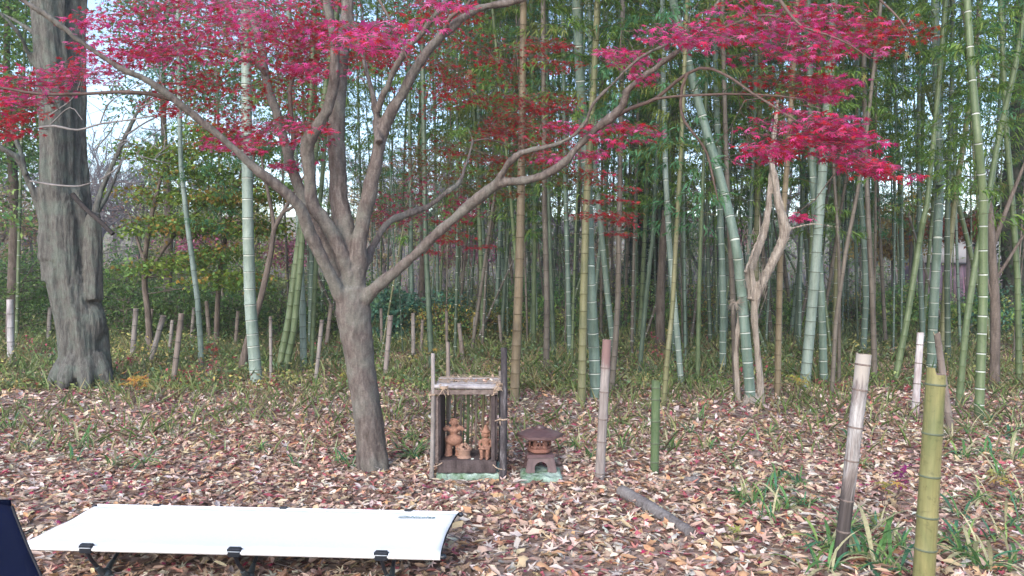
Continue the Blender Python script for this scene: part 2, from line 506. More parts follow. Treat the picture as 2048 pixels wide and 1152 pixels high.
def remesh(geo, voxel, mats, name, smooth_it=2, noise=None, origin=(0, 0, 0)):
    me = geo.mesh('tmp', [])
    o = bpy.data.objects.new('tmp', me); C.objects.link(o)
    m = o.modifiers.new('r', 'REMESH'); m.mode = 'VOXEL'; m.voxel_size = voxel; m.use_smooth_shade = True
    if smooth_it:
        s = o.modifiers.new('s', 'SMOOTH'); s.iterations = smooth_it; s.factor = 0.5
    dg = bpy.context.evaluated_depsgraph_get(); dg.update()
    out = bpy.data.meshes.new_from_object(o.evaluated_get(dg))
    bpy.data.objects.remove(o); bpy.data.meshes.remove(me)
    out.name = name
    n = len(out.vertices)
    co = np.empty(n * 3, dtype=np.float32); out.vertices.foreach_get('co', co); co = co.reshape(-1, 3)
    if noise is not None:
        nr = np.empty(n * 3, dtype=np.float32); out.vertices.foreach_get('normal', nr); nr = nr.reshape(-1, 3)
        co = co + nr * noise(co)[:, None]
    co = co - np.array(origin, dtype=np.float32)
    out.vertices.foreach_set('co', co.astype(np.float32).ravel())
    out.materials.clear()
    for mm in mats: out.materials.append(mm)
    out.polygons.foreach_set('use_smooth', np.ones(len(out.polygons), dtype=bool))
    out.update()
    return out

# ------------------------------------------------------------------ vector instancing for leaves
def rots(n, yaw=None, pitch=None, roll=None):
    yaw = rng.uniform(0, 2 * math.pi, n) if yaw is None else yaw
    pitch = np.zeros(n) if pitch is None else pitch
    roll = np.zeros(n) if roll is None else roll
    cy, sy = np.cos(yaw), np.sin(yaw); cx, sx = np.cos(pitch), np.sin(pitch); cr, sr = np.cos(roll), np.sin(roll)
    Z = np.zeros((n, 3, 3)); Z[:, 0, 0] = cy; Z[:, 0, 1] = -sy; Z[:, 1, 0] = sy; Z[:, 1, 1] = cy; Z[:, 2, 2] = 1
    X = np.zeros((n, 3, 3)); X[:, 0, 0] = 1; X[:, 1, 1] = cx; X[:, 1, 2] = -sx; X[:, 2, 1] = sx; X[:, 2, 2] = cx
    Y = np.zeros((n, 3, 3)); Y[:, 1, 1] = 1; Y[:, 0, 0] = cr; Y[:, 0, 2] = sr; Y[:, 2, 0] = -sr; Y[:, 2, 2] = cr
    return Z @ X @ Y
def bake(tv, tf, Rm, s, T, col):
    """template verts tv (k,3), faces tf (m,j) -> V, F, vertex colours. s (n,) or (n,3)"""
    n, k = len(T), len(tv)
    if s.ndim == 1: s = s[:, None].repeat(3, 1)
    V = np.einsum('nij,nkj->nki', Rm, tv[None] * s[:, None, :]) + T[:, None, :]
    F = tf[None] + (np.arange(n) * k)[:, None, None]
    return V.reshape(-1, 3), F.reshape(-1, tf.shape[1]), np.repeat(col, k, axis=0)
def palette(n, cols, w=None, jit=0.18):
    cols = np.array(cols, float)
    w = np.ones(len(cols)) if w is None else np.array(w, float)
    i = rng.choice(len(cols), n, p=w / w.sum())
    c = cols[i] * (1 + rng.uniform(-jit, jit, (n, 1))) * (1 + rng.uniform(-jit * .4, jit * .4, (n, 3)))
    return np.clip(c, 0.003, 0.9)

# templates -- leaves point along +Y from the origin, lie in XY
def maple_template(lobes=7):
    V = [[0, 0, 0]]
    L = [0.55, 0.80, 0.97, 1.05, 0.97, 0.80, 0.55] if lobes == 7 else [0.7, 0.95, 1.05, 0.95, 0.7]
    span = 125 if lobes == 7 else 105
    A = np.linspace(-span, span, lobes)
    rim = []
    for i, a in enumerate(A):
        if i > 0:
            m = (A[i] + A[i - 1]) / 2
            rim.append([math.sin(R(m)) * 0.29, math.cos(R(m)) * 0.29, 0.03])
        a2 = R(a)
        # wide point then the tip of the lobe
        w = 0.085
        for s in (-1, 1):
            pass
        bx, by = math.sin(a2), math.cos(a2)
        q = 0.62 * L[i]
        rim.append([bx * q - by * w, by * q + bx * w, 0.0])
        rim.append([bx * L[i], by * L[i], -0.10 * L[i]])
        rim.append([bx * q + by * w, by * q - bx * w, 0.0])
    V += rim
    n = len(rim)
    F = []
    i = 0
    # fan
    for k in range(n - 1):
        F.append([0, k + 2, k + 1])
    # move centre slightly up the leaf so the base is notched
    V = np.array(V, float); V[:, 1] += 0.15; V[0] = [0, 0.10, 0.035]
    return V, np.array(F)
MV, MF = maple_template(7)
MV5, MF5 = maple_template(5)
def simple_star():
    # 5-lobed, 8 triangles, for far leaves
    V = [[0, 0, 0.02]]; 
    for i, a in enumerate((-100, -75, -50, -25, 0, 25, 50, 75, 100)):
        q = 1.0 if i % 2 == 0 else 0.42
        if a in (-100, 100): q = 0.75
        V.append([math.sin(R(a)) * q, math.cos(R(a)) * q + 0.1, -0.05 * q])
    return np.array(V), np.array([[0, i + 1, i] for i in range(1, 9)])
SV, SF = simple_star()
BV = np.array([[0, 0, 0], [-0.5, 0.35, 0.06], [0, 1, -0.12], [0.5, 0.35, 0.06], [0, 0.4, -0.02]])   # lanceolate
BF = np.array([[0, 4, 1], [1, 4, 2], [0, 3, 4], [3, 2, 4]])
BF2 = np.array([[0, 3, 2, 1]])

def dry_template(kind):
    """curled oval leaf, 5 x 3 grid, length 1, width .5"""
    ys = np.linspace(0, 1, 5); ws = [[0.02, 0.17, 0.26, 0.16, 0.0], [0.01, 0.24, 0.20, 0.22, 0.0], [0.03, 0.2, 0.17, 0.10, 0.0], [0.02, 0.13, 0.29, 0.13, 0.0]][kind]
    jr = np.random.default_rng(900 + kind)
    V = []
    for y, w in zip(ys, ws):
        for k in (-1, 0, 1):
            x = k * w * jr.uniform(.7, 1.3) + jr.uniform(-.04, .04)
            z = {0: 0.35 * abs(k) * w * 1.6 + 0.25 * (y - .5) ** 2, 1: -0.30 * abs(k) * w * 2 + 0.15 * math.sin(y * 5), 2: 0.9 * abs(k) * w * (0.4 + y) + 0.28 * y * y,
                 3: 0.1 * k * (y - .5) + 0.05 * abs(k)}[kind]
            V.append([x * (0.75 if kind == 2 else 1), y - 0.5, z])
    F = []
    for i in range(4):
        for k in range(2):
            a = i * 3 + k
            F.append([a, a + 1, a + 4, a + 3])
    return np.array(V), np.array(F)
DRY = [dry_template(k) for k in range(4)]
def lobed(kind):
    V = MV5.copy() * 0.55
    V[:, 1] *= 1.25
    if kind == 0: V[:, 2] += 0.9 * V[:, 0] ** 2 - .06
    else: V[:, 2] += 0.55 * np.abs(V[:, 0]) * (0.4 + V[:, 1]) + .25 * V[:, 1] ** 2 - .08
    return V, MF5
DRY += [lobed(0), lobed(1)]

# ================================================================== GROUND
def build_ground():
    xs = np.concatenate([np.linspace(-90, -14, 20), np.linspace(-13, 13, 105), np.linspace(14, 90, 20)])
    ys = np.concatenate([np.linspace(-12, 0, 8), np.linspace(0.25, 22, 88), np.linspace(23, 130, 55)])
    X, Y = np.meshgrid(xs, ys)
    Z = gh(X, Y)
    V = np.stack([X, Y, Z], -1).reshape(-1, 3)
    nx = len(xs)
    i = np.arange(len(ys) - 1)[:, None] * nx + np.arange(nx - 1)[None]
    i = i.ravel()
    F = np.stack([i, i + 1, i + nx + 1, i + nx], 1)
    o = link(bpy.data.objects.new('ground', mesh_np('ground', V, F, M['ground'], None, True)))
    return tag(o, 'forest floor covered in dry leaves', None, None, 'structure')
ground = build_ground()

# ------------------------------------------------------------------ fallen leaves
LIT_COL = [(0.646, 0.483, 0.374), (0.762, 0.633, 0.524), (0.491, 0.342, 0.257), (0.286, 0.183, 0.136), (0.524, 0.3, 0.172), (0.588, 0.435, 0.276), (0.351, 0.094, 0.118), (0.571, 0.511, 0.439), (0.438, 0.198, 0.162), (0.18, 0.111, 0.084)]
LIT_W = [16, 11, 16, 12, 7, 8, 5, 6, 5, 9]
def litter_points(n, y0, y1):
    y = np.sqrt(rng.uniform(y0 ** 2, y1 ** 2, n))
    x = rng.uniform(-1.12, 1, n) * (0.78 * y + 0.8)
    return x, y
def clear(x, y):
    # bare strips in front of the two stone blocks and where the log lies
    b1 = (x > -.53) & (x < -.07) & (y > 4.945) & (y < 5.4)
    b2 = (x > .04) & (x < .36) & (y > 4.87) & (y < 5.3)
    k = ~(b1 | b2)
    return x[k], y[k]
def build_litter():
    Vs, Fs, Cs, off = [], {}, [], 0
    def put(V, F, c):
        nonlocal off
        Vs.append(V); Fs.setdefault(F.shape[1], []).append(F + off); Cs.append(c); off += len(V)
    # near: curled leaves
    n = 52000
    x, y = litter_points(n, 2.6, 6.9)
    x, y = clear(x, y)
    n = len(x)
    z = gh(x, y) + rng.uniform(0.0, 0.022, n)
    kind = rng.choice(6, n, p=[.2, .18, .16, .18, .15, .13])
    L = 0.03 + 0.055 * rng.uniform(0, 1, n) ** 1.4
    yaw = rng.uniform(0, 2 * math.pi, n)
    pit = rng.normal(0, 0.30, n); rol = rng.normal(0, 0.34, n)
    col = palette(n, LIT_COL, LIT_W, 0.25)
    # leaves that lie on top and show largest become objects of their own
    size = L / np.hypot(x, y)
    infr = (np.abs(x / y) < 0.67) & (y > 3.35)
    oncot = (x > -2.2) & (x < -0.2) & (y > 3.15) & (y < 3.9)
    score = np.where(infr & ~oncot & (z - gh(x, y) > 0.015), size, 0)
    big = np.argsort(-score)[:300]
    isbig = np.zeros(n, bool); isbig[big] = True
    meshes = {}
    for i in big:
        ci = rng.integers(0, 6)
        key = (kind[i], ci)
        if key not in meshes:
            tv, tf = DRY[kind[i]]
            c = palette(1, [LIT_COL[[0, 1, 2, 4, 5, 7][ci]]], None, 0.12)
            meshes[key] = mesh_np('fallen_leaf', tv, tf, M['litter'], np.repeat(c, len(tv), 0), True)
        o = bpy.data.objects.new('fallen_leaf', meshes[key])
        o.location = (x[i], y[i], z[i] + 0.008)
        o.rotation_euler = (pit[i] * .8, rol[i] * .8, yaw[i])
        s = L[i] * 1.12
        o.scale = (s, s, s)
        link(o, ground)
    for k in range(6):
        m = (kind == k) & ~isbig
        tv, tf = DRY[k]
        put(*bake(tv, tf, rots(m.sum(), yaw[m], pit[m], rol[m]), L[m], np.stack([x[m], y[m], z[m]], 1), col[m]))
    # a few fallen red maple leaves
    far_n = 48000
    x, y = litter_points(far_n, 6.7, 13.5)
    keep = rng.uniform(0, 1, far_n) < np.clip(1.5 - (y - 6.7) / 8.5, 0.35, 1)
    x, y = x[keep], y[keep]; n2 = len(x)
    z = gh(x, y) + rng.uniform(0, 0.025, n2)
    kind = rng.choice(4, n2)
    L = rng.uniform(0.04, 0.095, n2)
    col = palette(n2, LIT_COL, LIT_W, 0.25)
    for k in range(4):
        m = kind == k
        tv, tf = DRY[k]
        # coarser: rows 0,2,4
        idx = [0, 1, 2, 6, 7, 8, 12, 13, 14]
        tv2 = tv[idx]; tf2 = np.array([[0, 1, 4, 3], [1, 2, 5, 4], [3, 4, 7, 6], [4, 5, 8, 7]])
        put(*bake(tv2, tf2, rots(m.sum(), None, rng.normal(0, .4, m.sum()), rng.normal(0, .5, m.sum())), L[m], np.stack([x[m], y[m], z[m]], 1), col[m]))
    me = mesh_np('leaf_litter', np.vstack(Vs), [np.vstack(q) for q in Fs.values()], M['litter'], np.vstack(Cs), True)
    o = link(bpy.data.objects.new('leaf_litter', me), ground)
    o['kind'] = 'stuff'
    # maple leaves on the floor
    n = 2600
    x, y = litter_points(n, 2.8, 9.5)
    x, y = clear(x, y); n = len(x)
    z = gh(x, y) + rng.uniform(0.018, 0.03, n)
    col = palette(n, [(0.42, 0.03, 0.10), (0.30, 0.02, 0.04), (0.38, 0.05, 0.17), (0.48, 0.12, 0.05)], [4, 3, 3, 1])
    V, F, c = bake(MV, MF, rots(n, None, rng.normal(0, .25, n), rng.normal(0, .3, n)), rng.uniform(.016, .03, n), np.stack([x, y, z], 1), col)
    o = link(bpy.data.objects.new('fallen_maple_leaves', mesh_np('fallen_maple_leaves', V, F, M['litter'], c)), ground)
    o['kind'] = 'stuff'
    # fine twigs
    g = Geo()
    for i in range(260):
        y0 = math.sqrt(random.uniform(3.0 ** 2, 9 ** 2)); x0 = random.uniform(-.75, .75) * y0
        a = random.uniform(0, 6.28); l = random.uniform(.06, .28)
        p = np.array([x0, y0, 0.035 + random.uniform(0, .015)]); d = np.array([math.cos(a), math.sin(a), random.uniform(-.05, .1)])
        q = np.array([-d[1], d[0], 0]) * random.uniform(-.1, .1) * l
        g.tube([p, p + d * l * .5 + q, p + d * l], [.0025, .002, .001], 4)
    o = g.obj('fallen_twigs', [M['grey_twig']], ground); o['kind'] = 'stuff'
build_litter()

# ------------------------------------------------------------------ undergrowth (nobody could count it)
def build_undergrowth():
    Vs, Fs, Cs, off = [], [], [], 0
    def put(V, F, c):
        nonlocal off
        Vs.append(V); Fs.append(F + off); Cs.append(c); off += len(V)
    # small leaved plants in clumps
    n = 3900
    y = 8.7 + 19.5 * rng.uniform(0, 1, n) ** 1.45
    x = rng.uniform(-1.15, 1, n) * (0.78 * y + 1)
    den = 0.5 + 0.5 * np.sin(x * 1.3 + 1) * np.sin(y * .9 + x * .4)
    left = np.clip((-x / y) * 1.2 + .35, 0, 1)
    keep = rng.uniform(0, 1, n) < 0.45 + 0.4 * den + 0.3 * left
    x, y = x[keep], y[keep]; n = len(x)
    hgt = rng.uniform(0.10, 0.34, n) * (1 + 0.3 * np.clip((y - 9) / 8, 0, 1)) * (0.45 + 0.55 * np.clip((y - 8.7) / 3.0, 0, 1))
    per = 26
    pal = palette(n, [(0.15, 0.22, 0.06), (0.22, 0.27, 0.10), (0.32, 0.31, 0.12), (0.11, 0.18, 0.08), (0.45, 0.37, 0.12), (0.25, 0.18, 0.11), (0.34, 0.07, 0.09), (0.18, 0.26, 0.14)], [7, 8, 6, 7, 4, 3.5, 1.3, 5], .2)
    X = np.repeat(x, per) + rng.normal(0, .13, n * per)
    Yy = np.repeat(y, per) + rng.normal(0, .13, n * per)
    Hh = np.repeat(hgt, per)
    Z = gh(X, Yy) + Hh * rng.uniform(0.15, 1.0, n * per)
    col = np.repeat(pal, per, 0) * rng.uniform(.85, 1.6, (n * per, 1))
    s = np.stack([rng.uniform(.02, .04, n * per), rng.uniform(.04, .075, n * per), np.full(n * per, .05)], 1)
    put(*bake(BV, BF, rots(n * per, None, rng.normal(-.2, .5, n * per), rng.normal(0, .6, n * per)), s, np.stack([X, Yy, Z], 1), col))
    o = link(bpy.data.objects.new('undergrowth', mesh_np('undergrowth', np.vstack(Vs), np.vstack(Fs), M['plant_leaf'], np.vstack(Cs))))
    tag(o, 'low mixed weeds and leafy undergrowth between the bamboo', 'undergrowth', None, 'stuff')
    # thin grass and dead stalks
    n = 60000
    y = 5.6 + 15 * rng.uniform(0, 1, n) ** 1.25
    x = rng.uniform(-1.15, 1, n) * (0.78 * y + 1)
    patch = np.sin(x * 2.3 + 0.5 * y) * np.sin(y * 1.9 - x) 
    keep = (rng.uniform(0, 1, n) < np.clip((y - 5.2) / 4.6, .08, 1)) & (patch > rng.uniform(-1.0, .6, n))
    x, y = x[keep], y[keep]; n = len(x)
    L = rng.uniform(.07, .26, n) * (1 + .7 * np.clip((y - 8) / 4, 0, 1))
    col = palette(n, [(0.19, 0.27, 0.09), (0.30, 0.36, 0.15), (0.44, 0.40, 0.21), (0.26, 0.19, 0.11), (0.38, 0.44, 0.24)], [7, 6, 4, 2, 3], .25)
    T = np.stack([x, y, gh(x, y)], 1)
    s = np.stack([rng.uniform(.006, .014, n), L, L], 1)
    V, F, c = bake(BV, BF, rots(n, None, rng.uniform(.5, 1.5, n), rng.normal(0, .3, n)), s, T, col)
    o = link(bpy.data.objects.new('grass', mesh_np('grass', V, F, M['plant_leaf'], c)))
    tag(o, 'thin green and straw coloured grass among the fallen leaves', 'grass', None, 'stuff')
build_undergrowth()

# grass tufts of bamboo grass that can be counted
def tuft_mesh(seed, n, L, pale=.25):
    r = np.random.default_rng(seed)
    Vs, Fs, Cs, off = [], [], [], 0
    for i in range(n):
        a = r.uniform(0, 2 * math.pi); l = L * r.uniform(.5, 1.1); lean = r.choice([r.uniform(-.2, .6), r.uniform(.5, 1.5)])
        w = r.uniform(.003, .008)
        d = np.array([math.cos(a), math.sin(a), 0]); sde = np.array([-d[1], d[0], 0])
        b = np.array([r.normal(0, .03), r.normal(0, .03), r.uniform(0, .02)])
        k = 6; V = []
        for j in range(k):
            t = j / (k - 1)
            th = (1 - lean * .5) * 1.4 - t * (1.1 + lean)
            if j == 0: p = b.copy()
            else: p = p + (d * math.cos(th) + np.array([0, 0, 1]) * math.sin(th)) * l / (k - 1)
            p[2] = max(p[2], 0.012)
            ww = w * (0.35 + 1.2 * math.sin(math.pi * min(1, t * .85 + .1)))
            if j == k - 1: ww = .0008
            V += [p - sde * ww, p + np.array([0, 0, -.3 * ww]), p + sde * ww]
        V = np.array(V)
        F = np.array([[j * 3 + q, j * 3 + q + 1, j * 3 + q + 4, j * 3 + q + 3] for j in range(k - 1) for q in (0, 1)])
        g = r.uniform(.8, 1.25)
        c = np.array((0.12, 0.26, 0.085)) * g
        if r.uniform() < pale: c = np.array((0.50, 0.47, 0.28)) * g
        elif r.uniform() < .3: c = np.array((0.24, 0.36, 0.11)) * g
        elif r.uniform() < .3: c = np.array((0.08, 0.22, 0.12)) * g
        Vs.append(V); Fs.append(F + off); off += len(V); Cs.append(np.repeat(c[None], len(V), 0))
    return mesh_np('grass_tuft', np.vstack(Vs), np.vstack(Fs), M['plant_leaf'], np.vstack(Cs), True)
tufts = [tuft_mesh(50 + k, 12 + 4 * k, .24 + .04 * (k % 3)) for k in range(6)]
def put_tuft(px, py, s, label, mi):
    p = on_ground(px, py)
    o = bpy.data.objects.new('grass_tuft', tufts[mi % 6])
    o.location = (p.x, p.y, float(gh(p.x, p.y)) + .01)
    o.rotation_euler = (0, 0, random.uniform(0, 6.28)); o.scale = (s * .8, s * .8, s * .8)
    link(o); tag(o, label, 'grass tuft', 'grass tufts standing in the fallen leaves')
for (px, py, s) in [(1690, 1085, 1.1), (1720, 1120, 1.25), (1655, 1105, .9), (1750, 1060, .9), (1640, 1150, 1.1), (1760, 1140, 1.2), (1790, 1150, 1.0), (1700, 1060, .9), (1800, 1100, .8)]:
    put_tuft(px, py, s, 'green bamboo grass tuft at the foot of the leaning weathered bamboo post', random.randint(0, 5))
for (px, py, s) in [(1920, 1040, 1.0), (1960, 1010, .9), (1990, 1085, 1.0), (2030, 1060, 1.0), (1930, 1120, 1.1), (1970, 1145, 1.0), (2035, 1010, .9), (1910, 1085, .9), (2040, 1130, 1.0)]:
    put_tuft(px, py, s, 'green and straw coloured grass tuft to the right of the thick yellow post', random.randint(0, 5))
for (px, py, s) in [(1520, 1010, 1.0), (1545, 985, .9), (1500, 985, .8), (1570, 1020, 1.0), (1480, 1000, .8), (1600, 970, .8), (1560, 960, .7), (1610, 1010, .8), (1530, 1045, .9)]:
    put_tuft(px, py, s, 'green grass tuft between the grey log and the leaning weathered post', random.randint(0, 5))
for (px, py, s) in [(800, 900, .9), (825, 915, 1.0), (845, 905, .8), (700, 935, .8), (680, 925, .7), (820, 880, .8)]:
    put_tuft(px, py, s, 'small grass tuft between the maple trunk and the bamboo shrine', random.randint(0, 5))
for (px, py, s) in [(150, 925, 1.0), (165, 900, 1.0), (225, 940, .8), (290, 935, .8), (60, 905, .8), (20, 860, .9), (330, 860, .8), (520, 900, .7), (590, 930, .7)]:
    put_tuft(px, py, s, 'small grass tuft in the leaves left of the maple trunk', random.randint(0, 5))
for (px, py, s) in [(1900, 885, 1.0), (1940, 870, 1.0), (1980, 850, 1.0), (2015, 880, 1.1), (1925, 920, .9), (1975, 915, 1.0), (2030, 930, 1.0), (1870, 905, .8), (1700, 880, .8), (1650, 850, .8), (1720, 930, .7), (2000, 960, .9)]:
    put_tuft(px, py, s, 'grass tuft in the leaves beside the short white post and bamboo on the right', random.randint(0, 5))
for (px, py, s) in [(1180, 925, .7), (1245, 900, .8), (1150, 900, .8), (1380, 870, .8), (1420, 900, .7), (1130, 850, .7), (1400, 840, .8), (1340, 900, .7), (1540, 870, .7), (1465, 935, .7)]:
    put_tuft(px, py, s, 'short grass tuft near the ceramic lantern and the green bamboo post', random.randint(0, 5))

# ================================================================== BAMBOO
def culm_geo(pts, r0, r1, seg, step0=.13, step1=.36, g=None, band=True, detail=True, cut=None, nb=1):
    """culm along pts; materials 0 skin, 1 pale node band, 2 dark node line"""
    P, rad = resample(pts, np.linspace(r0, r1, len(pts)), .5)
    # arc length
    d = np.concatenate([[0], np.cumsum(np.linalg.norm(np.diff(P, axis=0), axis=1))])
    tot = d[-1]
    def at_s(s):
        return np.array([np.interp(s, d, P[:, k]) for k in range(3)])
    ss, rr, mi = [0.0], [r0 * 1.06], []
    s = step0 * .6
    while s < tot - .02:
        base = np.interp(s, d, rad)
        if detail:
            for ds, k, m in ((-.016, 1.0, 0), (-.005, 1.0, nb), (-.001, 1.05, 2), (.003, 1.08, 0), (.008, 1.05, 0), (.015, 1.0, 0)):
                # m = material of the strip that ends at this ring
                if s + ds > ss[-1] + .001:
                    ss.append(s + ds); rr.append(base * k); mi.append(m)
        else:
            for ds, k, m in ((-.012, 1.0, 0), (-.003, 1.03, nb), (.003, 1.0, 2)):
                if s + ds > ss[-1] + .001:
                    ss.append(s + ds); rr.append(base * k); mi.append(m)
        t = min(1, s / 4.0)
        s += (step0 * (1 - t) + step1 * t) * random.uniform(.9, 1.1)
    ss.append(tot); rr.append(float(rad[-1])); mi.append(0)
    Q = [at_s(s) for s in ss]
    g = g or Geo()
    g.tube(Q, rr, seg, True, 0, ringmi=np.array(mi))
    return g

# foliage variants: branches with fans of narrow leaves, from z0 up to z1 around a straight axis
def foliage_mesh(seed, z0, z1, cols, dens=1.0, reach=1.1):
    r = np.random.default_rng(seed)
    T, yaw, pit, S = [], [], [], []
    g = Geo()
    z = z0
    while z < z1:
        for b in range(2):
            a = r.uniform(0, 2 * math.pi)
            L = reach * r.uniform(.5, 1.15) * (0.65 + .35 * min(1, (z - z0) / 1.5))
            up = r.uniform(.25, .8)
            d = np.array([math.cos(a), math.sin(a), 0])
            pts = []
            for j in range(7):
                t = j / 6
                pts.append(np.array([0, 0, z]) + d * L * t + np.array([0, 0, L * (up * t - (up + .45) * .6 * t * t)]))
            g.tube(pts[::2], [.004, .003, .002, .001], 3, False)
            nt = int(8 * dens * L / reach + 2)
            for q in range(nt):
                t = r.uniform(.2, 1.0)
                p = np.array([np.interp(t, np.linspace(0, 1, 7), [pp[k] for pp in pts]) for k in range(3)])
                a2 = a + r.choice([-1, 1]) * r.uniform(.3, 1.4)
                sl = r.uniform(.08, .34)
                e = p + np.array([math.cos(a2), math.sin(a2), r.uniform(-.5, .25)]) * sl
                nl = r.integers(6, 11)
                for k in range(nl):
                    f = .35 + .65 * k / nl
                    T.append(p + (e - p) * f + r.normal(0, .012, 3))
                    yaw.append(a2 - math.pi / 2 + (1 if k % 2 else -1) * r.uniform(.2, .9)); pit.append(r.uniform(-1.15, .1))
                    S.append(r.uniform(.065, .125))
        z += r.uniform(.17, .36)
    T = np.array(T); n = len(T); S = np.array(S)
    cols = np.array(cols)
    c = cols[r.integers(0, len(cols), n)] * r.uniform(.7, 1.3, (n, 1))
    V, F, cc = bake(BV, BF[:, :], rots(n, np.array(yaw), np.array(pit), r.normal(0, .5, n)), np.stack([S * .17, S, S], 1), T, c)
    gv = np.vstack(g.V); gf = np.vstack(g.F[4])
    me = mesh_np('foliage', np.vstack([V, gv]), [F, gf + len(V)], [M['bamboo_leaf']], np.vstack([cc, np.tile([[.16, .15, .07]], (len(gv), 1))]))
    return me
GREENS = [(0.13, 0.235, 0.05), (0.16, 0.28, 0.06), (0.10, 0.20, 0.055), (0.21, 0.30, 0.07)]
TEALS = [(0.08, 0.22, 0.10), (0.11, 0.27, 0.13), (0.09, 0.20, 0.08)]
OLIVES = [(0.20, 0.25, 0.06), (0.16, 0.22, 0.055), (0.24, 0.27, 0.08)]
FOL = []
for k in range(9):
    cols = (GREENS, GREENS, TEALS, GREENS, OLIVES, TEALS, GREENS, GREENS, OLIVES)[k]
    FOL.append(foliage_mesh(100 + k, (2.3, 2.8, 2.0, 3.2, 2.6, 3.0, 1.9, 3.6, 2.2)[k], 9.3, cols, 1.25, 1.15))

def bamboo(pts, w0, w1, mat, label, group=None, seg=10, fol=None, detail=True, band='pale', top=11.5, fs=1.0, step=.36):
    """pts: world points from the root upwards; extended to height top"""
    pts = [Vector(p) for p in pts]
    base = pts[0].copy()
    if pts[-1].z < top:
        d = (pts[-1] - pts[-2]).normalized()
        d = Vector((d.x * .7, d.y * .7, max(.6, abs(d.z)))).normalized()
        k = (top - pts[-1].z) / d.z
        pts.append(pts[-1] + d * k)
    root = empty('bamboo', base, label, 'bamboo', group)
    loc = [p - base for p in pts]
    loc[0] = loc[0] - Vector((0, 0, .06))
    g = culm_geo(loc, w0 / 2, w1 / 2, seg, step1=step, detail=detail, nb=1 if band == 'pale' else 0)
    mats = [M[mat], M['node_pale'] if band == 'pale' else M['node_dark'], M['node_dark'] if band != 'soft' else M[mat]]
    o = bpy.data.objects.new('culm', g.mesh('culm', mats, True)); link(o, root)
    if fol is not None:
        f = bpy.data.objects.new('foliage', FOL[fol]); link(f, root)
        d = (loc[-1] - loc[0]).normalized()
        f.rotation_euler = (Vector((0, 0, 1)).rotation_difference(d).to_matrix() @ Matrix.Rotation(random.uniform(0, 6.28), 3, 'Z')).to_euler()
        f.scale = (fs, fs, 1)
    return root

def traced(px, mat, w0, w1, label, Y=None, **kw):
    """px: list of pixel points, first = foot on the ground"""
    b = on_ground(*px[0])
    if Y is None: Y = b.y
    b = at(px[0][0], px[0][1], Y); b.z = float(gh(b.x, b.y))
    pts = [b] + [at(x, y, Y + (i + 1) * random.uniform(-.03, .05)) for i, (x, y) in enumerate(px[1:])]
    k = Y / 1500.0
    return bamboo(pts, w0 * k, w1 * k, mat, label, **kw)

T_ = traced
T_([(514, 768), (500, 600), (496, 450), (493, 200), (492, 0)], 'culm_mint', 24, 17, 'tall pale mint bamboo with white rings standing left of the maple', seg=16, fol=1)
T_([(404, 735), (395, 600), (375, 450), (362, 330), (358, 130)], 'culm_mint', 11, 8, 'thin pale bamboo bowing left beside the grey cut stakes', fol=2, band='dark', seg=12)
T_([(556, 748), (578, 640), (596, 500), (608, 400), (640, 250)], 'culm_green', 17, 11, 'thick green bamboo leaning right, left one of the pair behind the maple limbs', fol=0, band='dark', seg=12)
T_([(568, 750), (588, 660), (602, 520), (608, 420), (622, 200)], 'culm_green', 14, 10, 'thinner green bamboo leaning right against the pale one behind the maple', fol=None, band='dark', seg=12)
T_([(608, 742), (605, 620), (600, 500), (597, 420), (585, 200)], 'culm_mint', 14, 10, 'pale blue bamboo with dark rings just behind the left maple limb', fol=5, band='dark', seg=12)
T_([(622, 742), (628, 600), (640, 400), (655, 200)], 'culm_green', 10, 8, 'slender green bamboo showing between the left maple limbs', fol=7, band='dark')
T_([(1028, 802), (1038, 560), (1042, 400), (1045, 200), (1047, 0)], 'culm_tan', 19, 12, 'tall golden brown bamboo rising behind the right end of the shrine', seg=14, fol=3, band='dark')
T_([(1193, 798), (1188, 700), (1180, 560), (1176, 400), (1166, 240), (1153, 0)], 'culm_blue', 23, 17, 'stout blue green bamboo with white rings behind the pinkish cut post', seg=18, fol=1)
T_([(1163, 805), (1167, 600), (1172, 420), (1185, 200), (1195, 0)], 'culm_yellow', 17, 11, 'yellow green bamboo crossing just left of the stout blue green one', seg=14, fol=4, band='dark')
T_([(1220, 790), (1230, 700), (1236, 600), (1238, 450), (1242, 250)], 'culm_brown', 13, 9, 'brownish pink bamboo right behind the pinkish cut post', fol=7, band='dark')
T_([(1232, 728), (1216, 600), (1204, 480), (1194, 380), (1185, 200)], 'culm_blue', 12, 9, 'thin blue green bamboo leaning left behind the stout one', fol=0)
T_([(1503, 812), (1495, 720), (1485, 600), (1474, 500), (1455, 410), (1430, 320), (1398, 210), (1368, 90), (1345, 0)], 'culm_blue', 21, 15, 'curved blue green bamboo with white rings beside the twisted pale trunk', seg=18, fol=2)
T_([(1608, 776), (1620, 660), (1632, 520), (1641, 400), (1652, 240), (1664, 80)], 'culm_mint', 21, 14, 'pale mint bamboo with dark rings right of the twisted trunk', seg=16, fol=6, band='dark')
T_([(1648, 772), (1645, 660), (1638, 520), (1628, 400), (1622, 250)], 'culm_blue', 16, 12, 'green bamboo with white rings just behind the pale mint one', fol=3)
T_([(1862, 752), (1868, 600), (1875, 480), (1879, 380), (1876, 243), (1870, 0)], 'culm_blue', 18, 13, 'dark blue green bamboo rising behind the short white post', seg=14, fol=0)
T_([(1882, 720), (1892, 560), (1905, 440), (1920, 330), (1945, 150)], 'culm_yellow', 12, 9, 'yellow bamboo leaning right behind the short white post', fol=4, band='dark', seg=12)
T_([(1916, 812), (1932, 650), (1952, 519), (1973, 415), (1998, 270), (2028, 146)], 'culm_green', 13, 9, 'green bamboo leaning right with a yellow foot', fol=5, seg=12, band='soft')
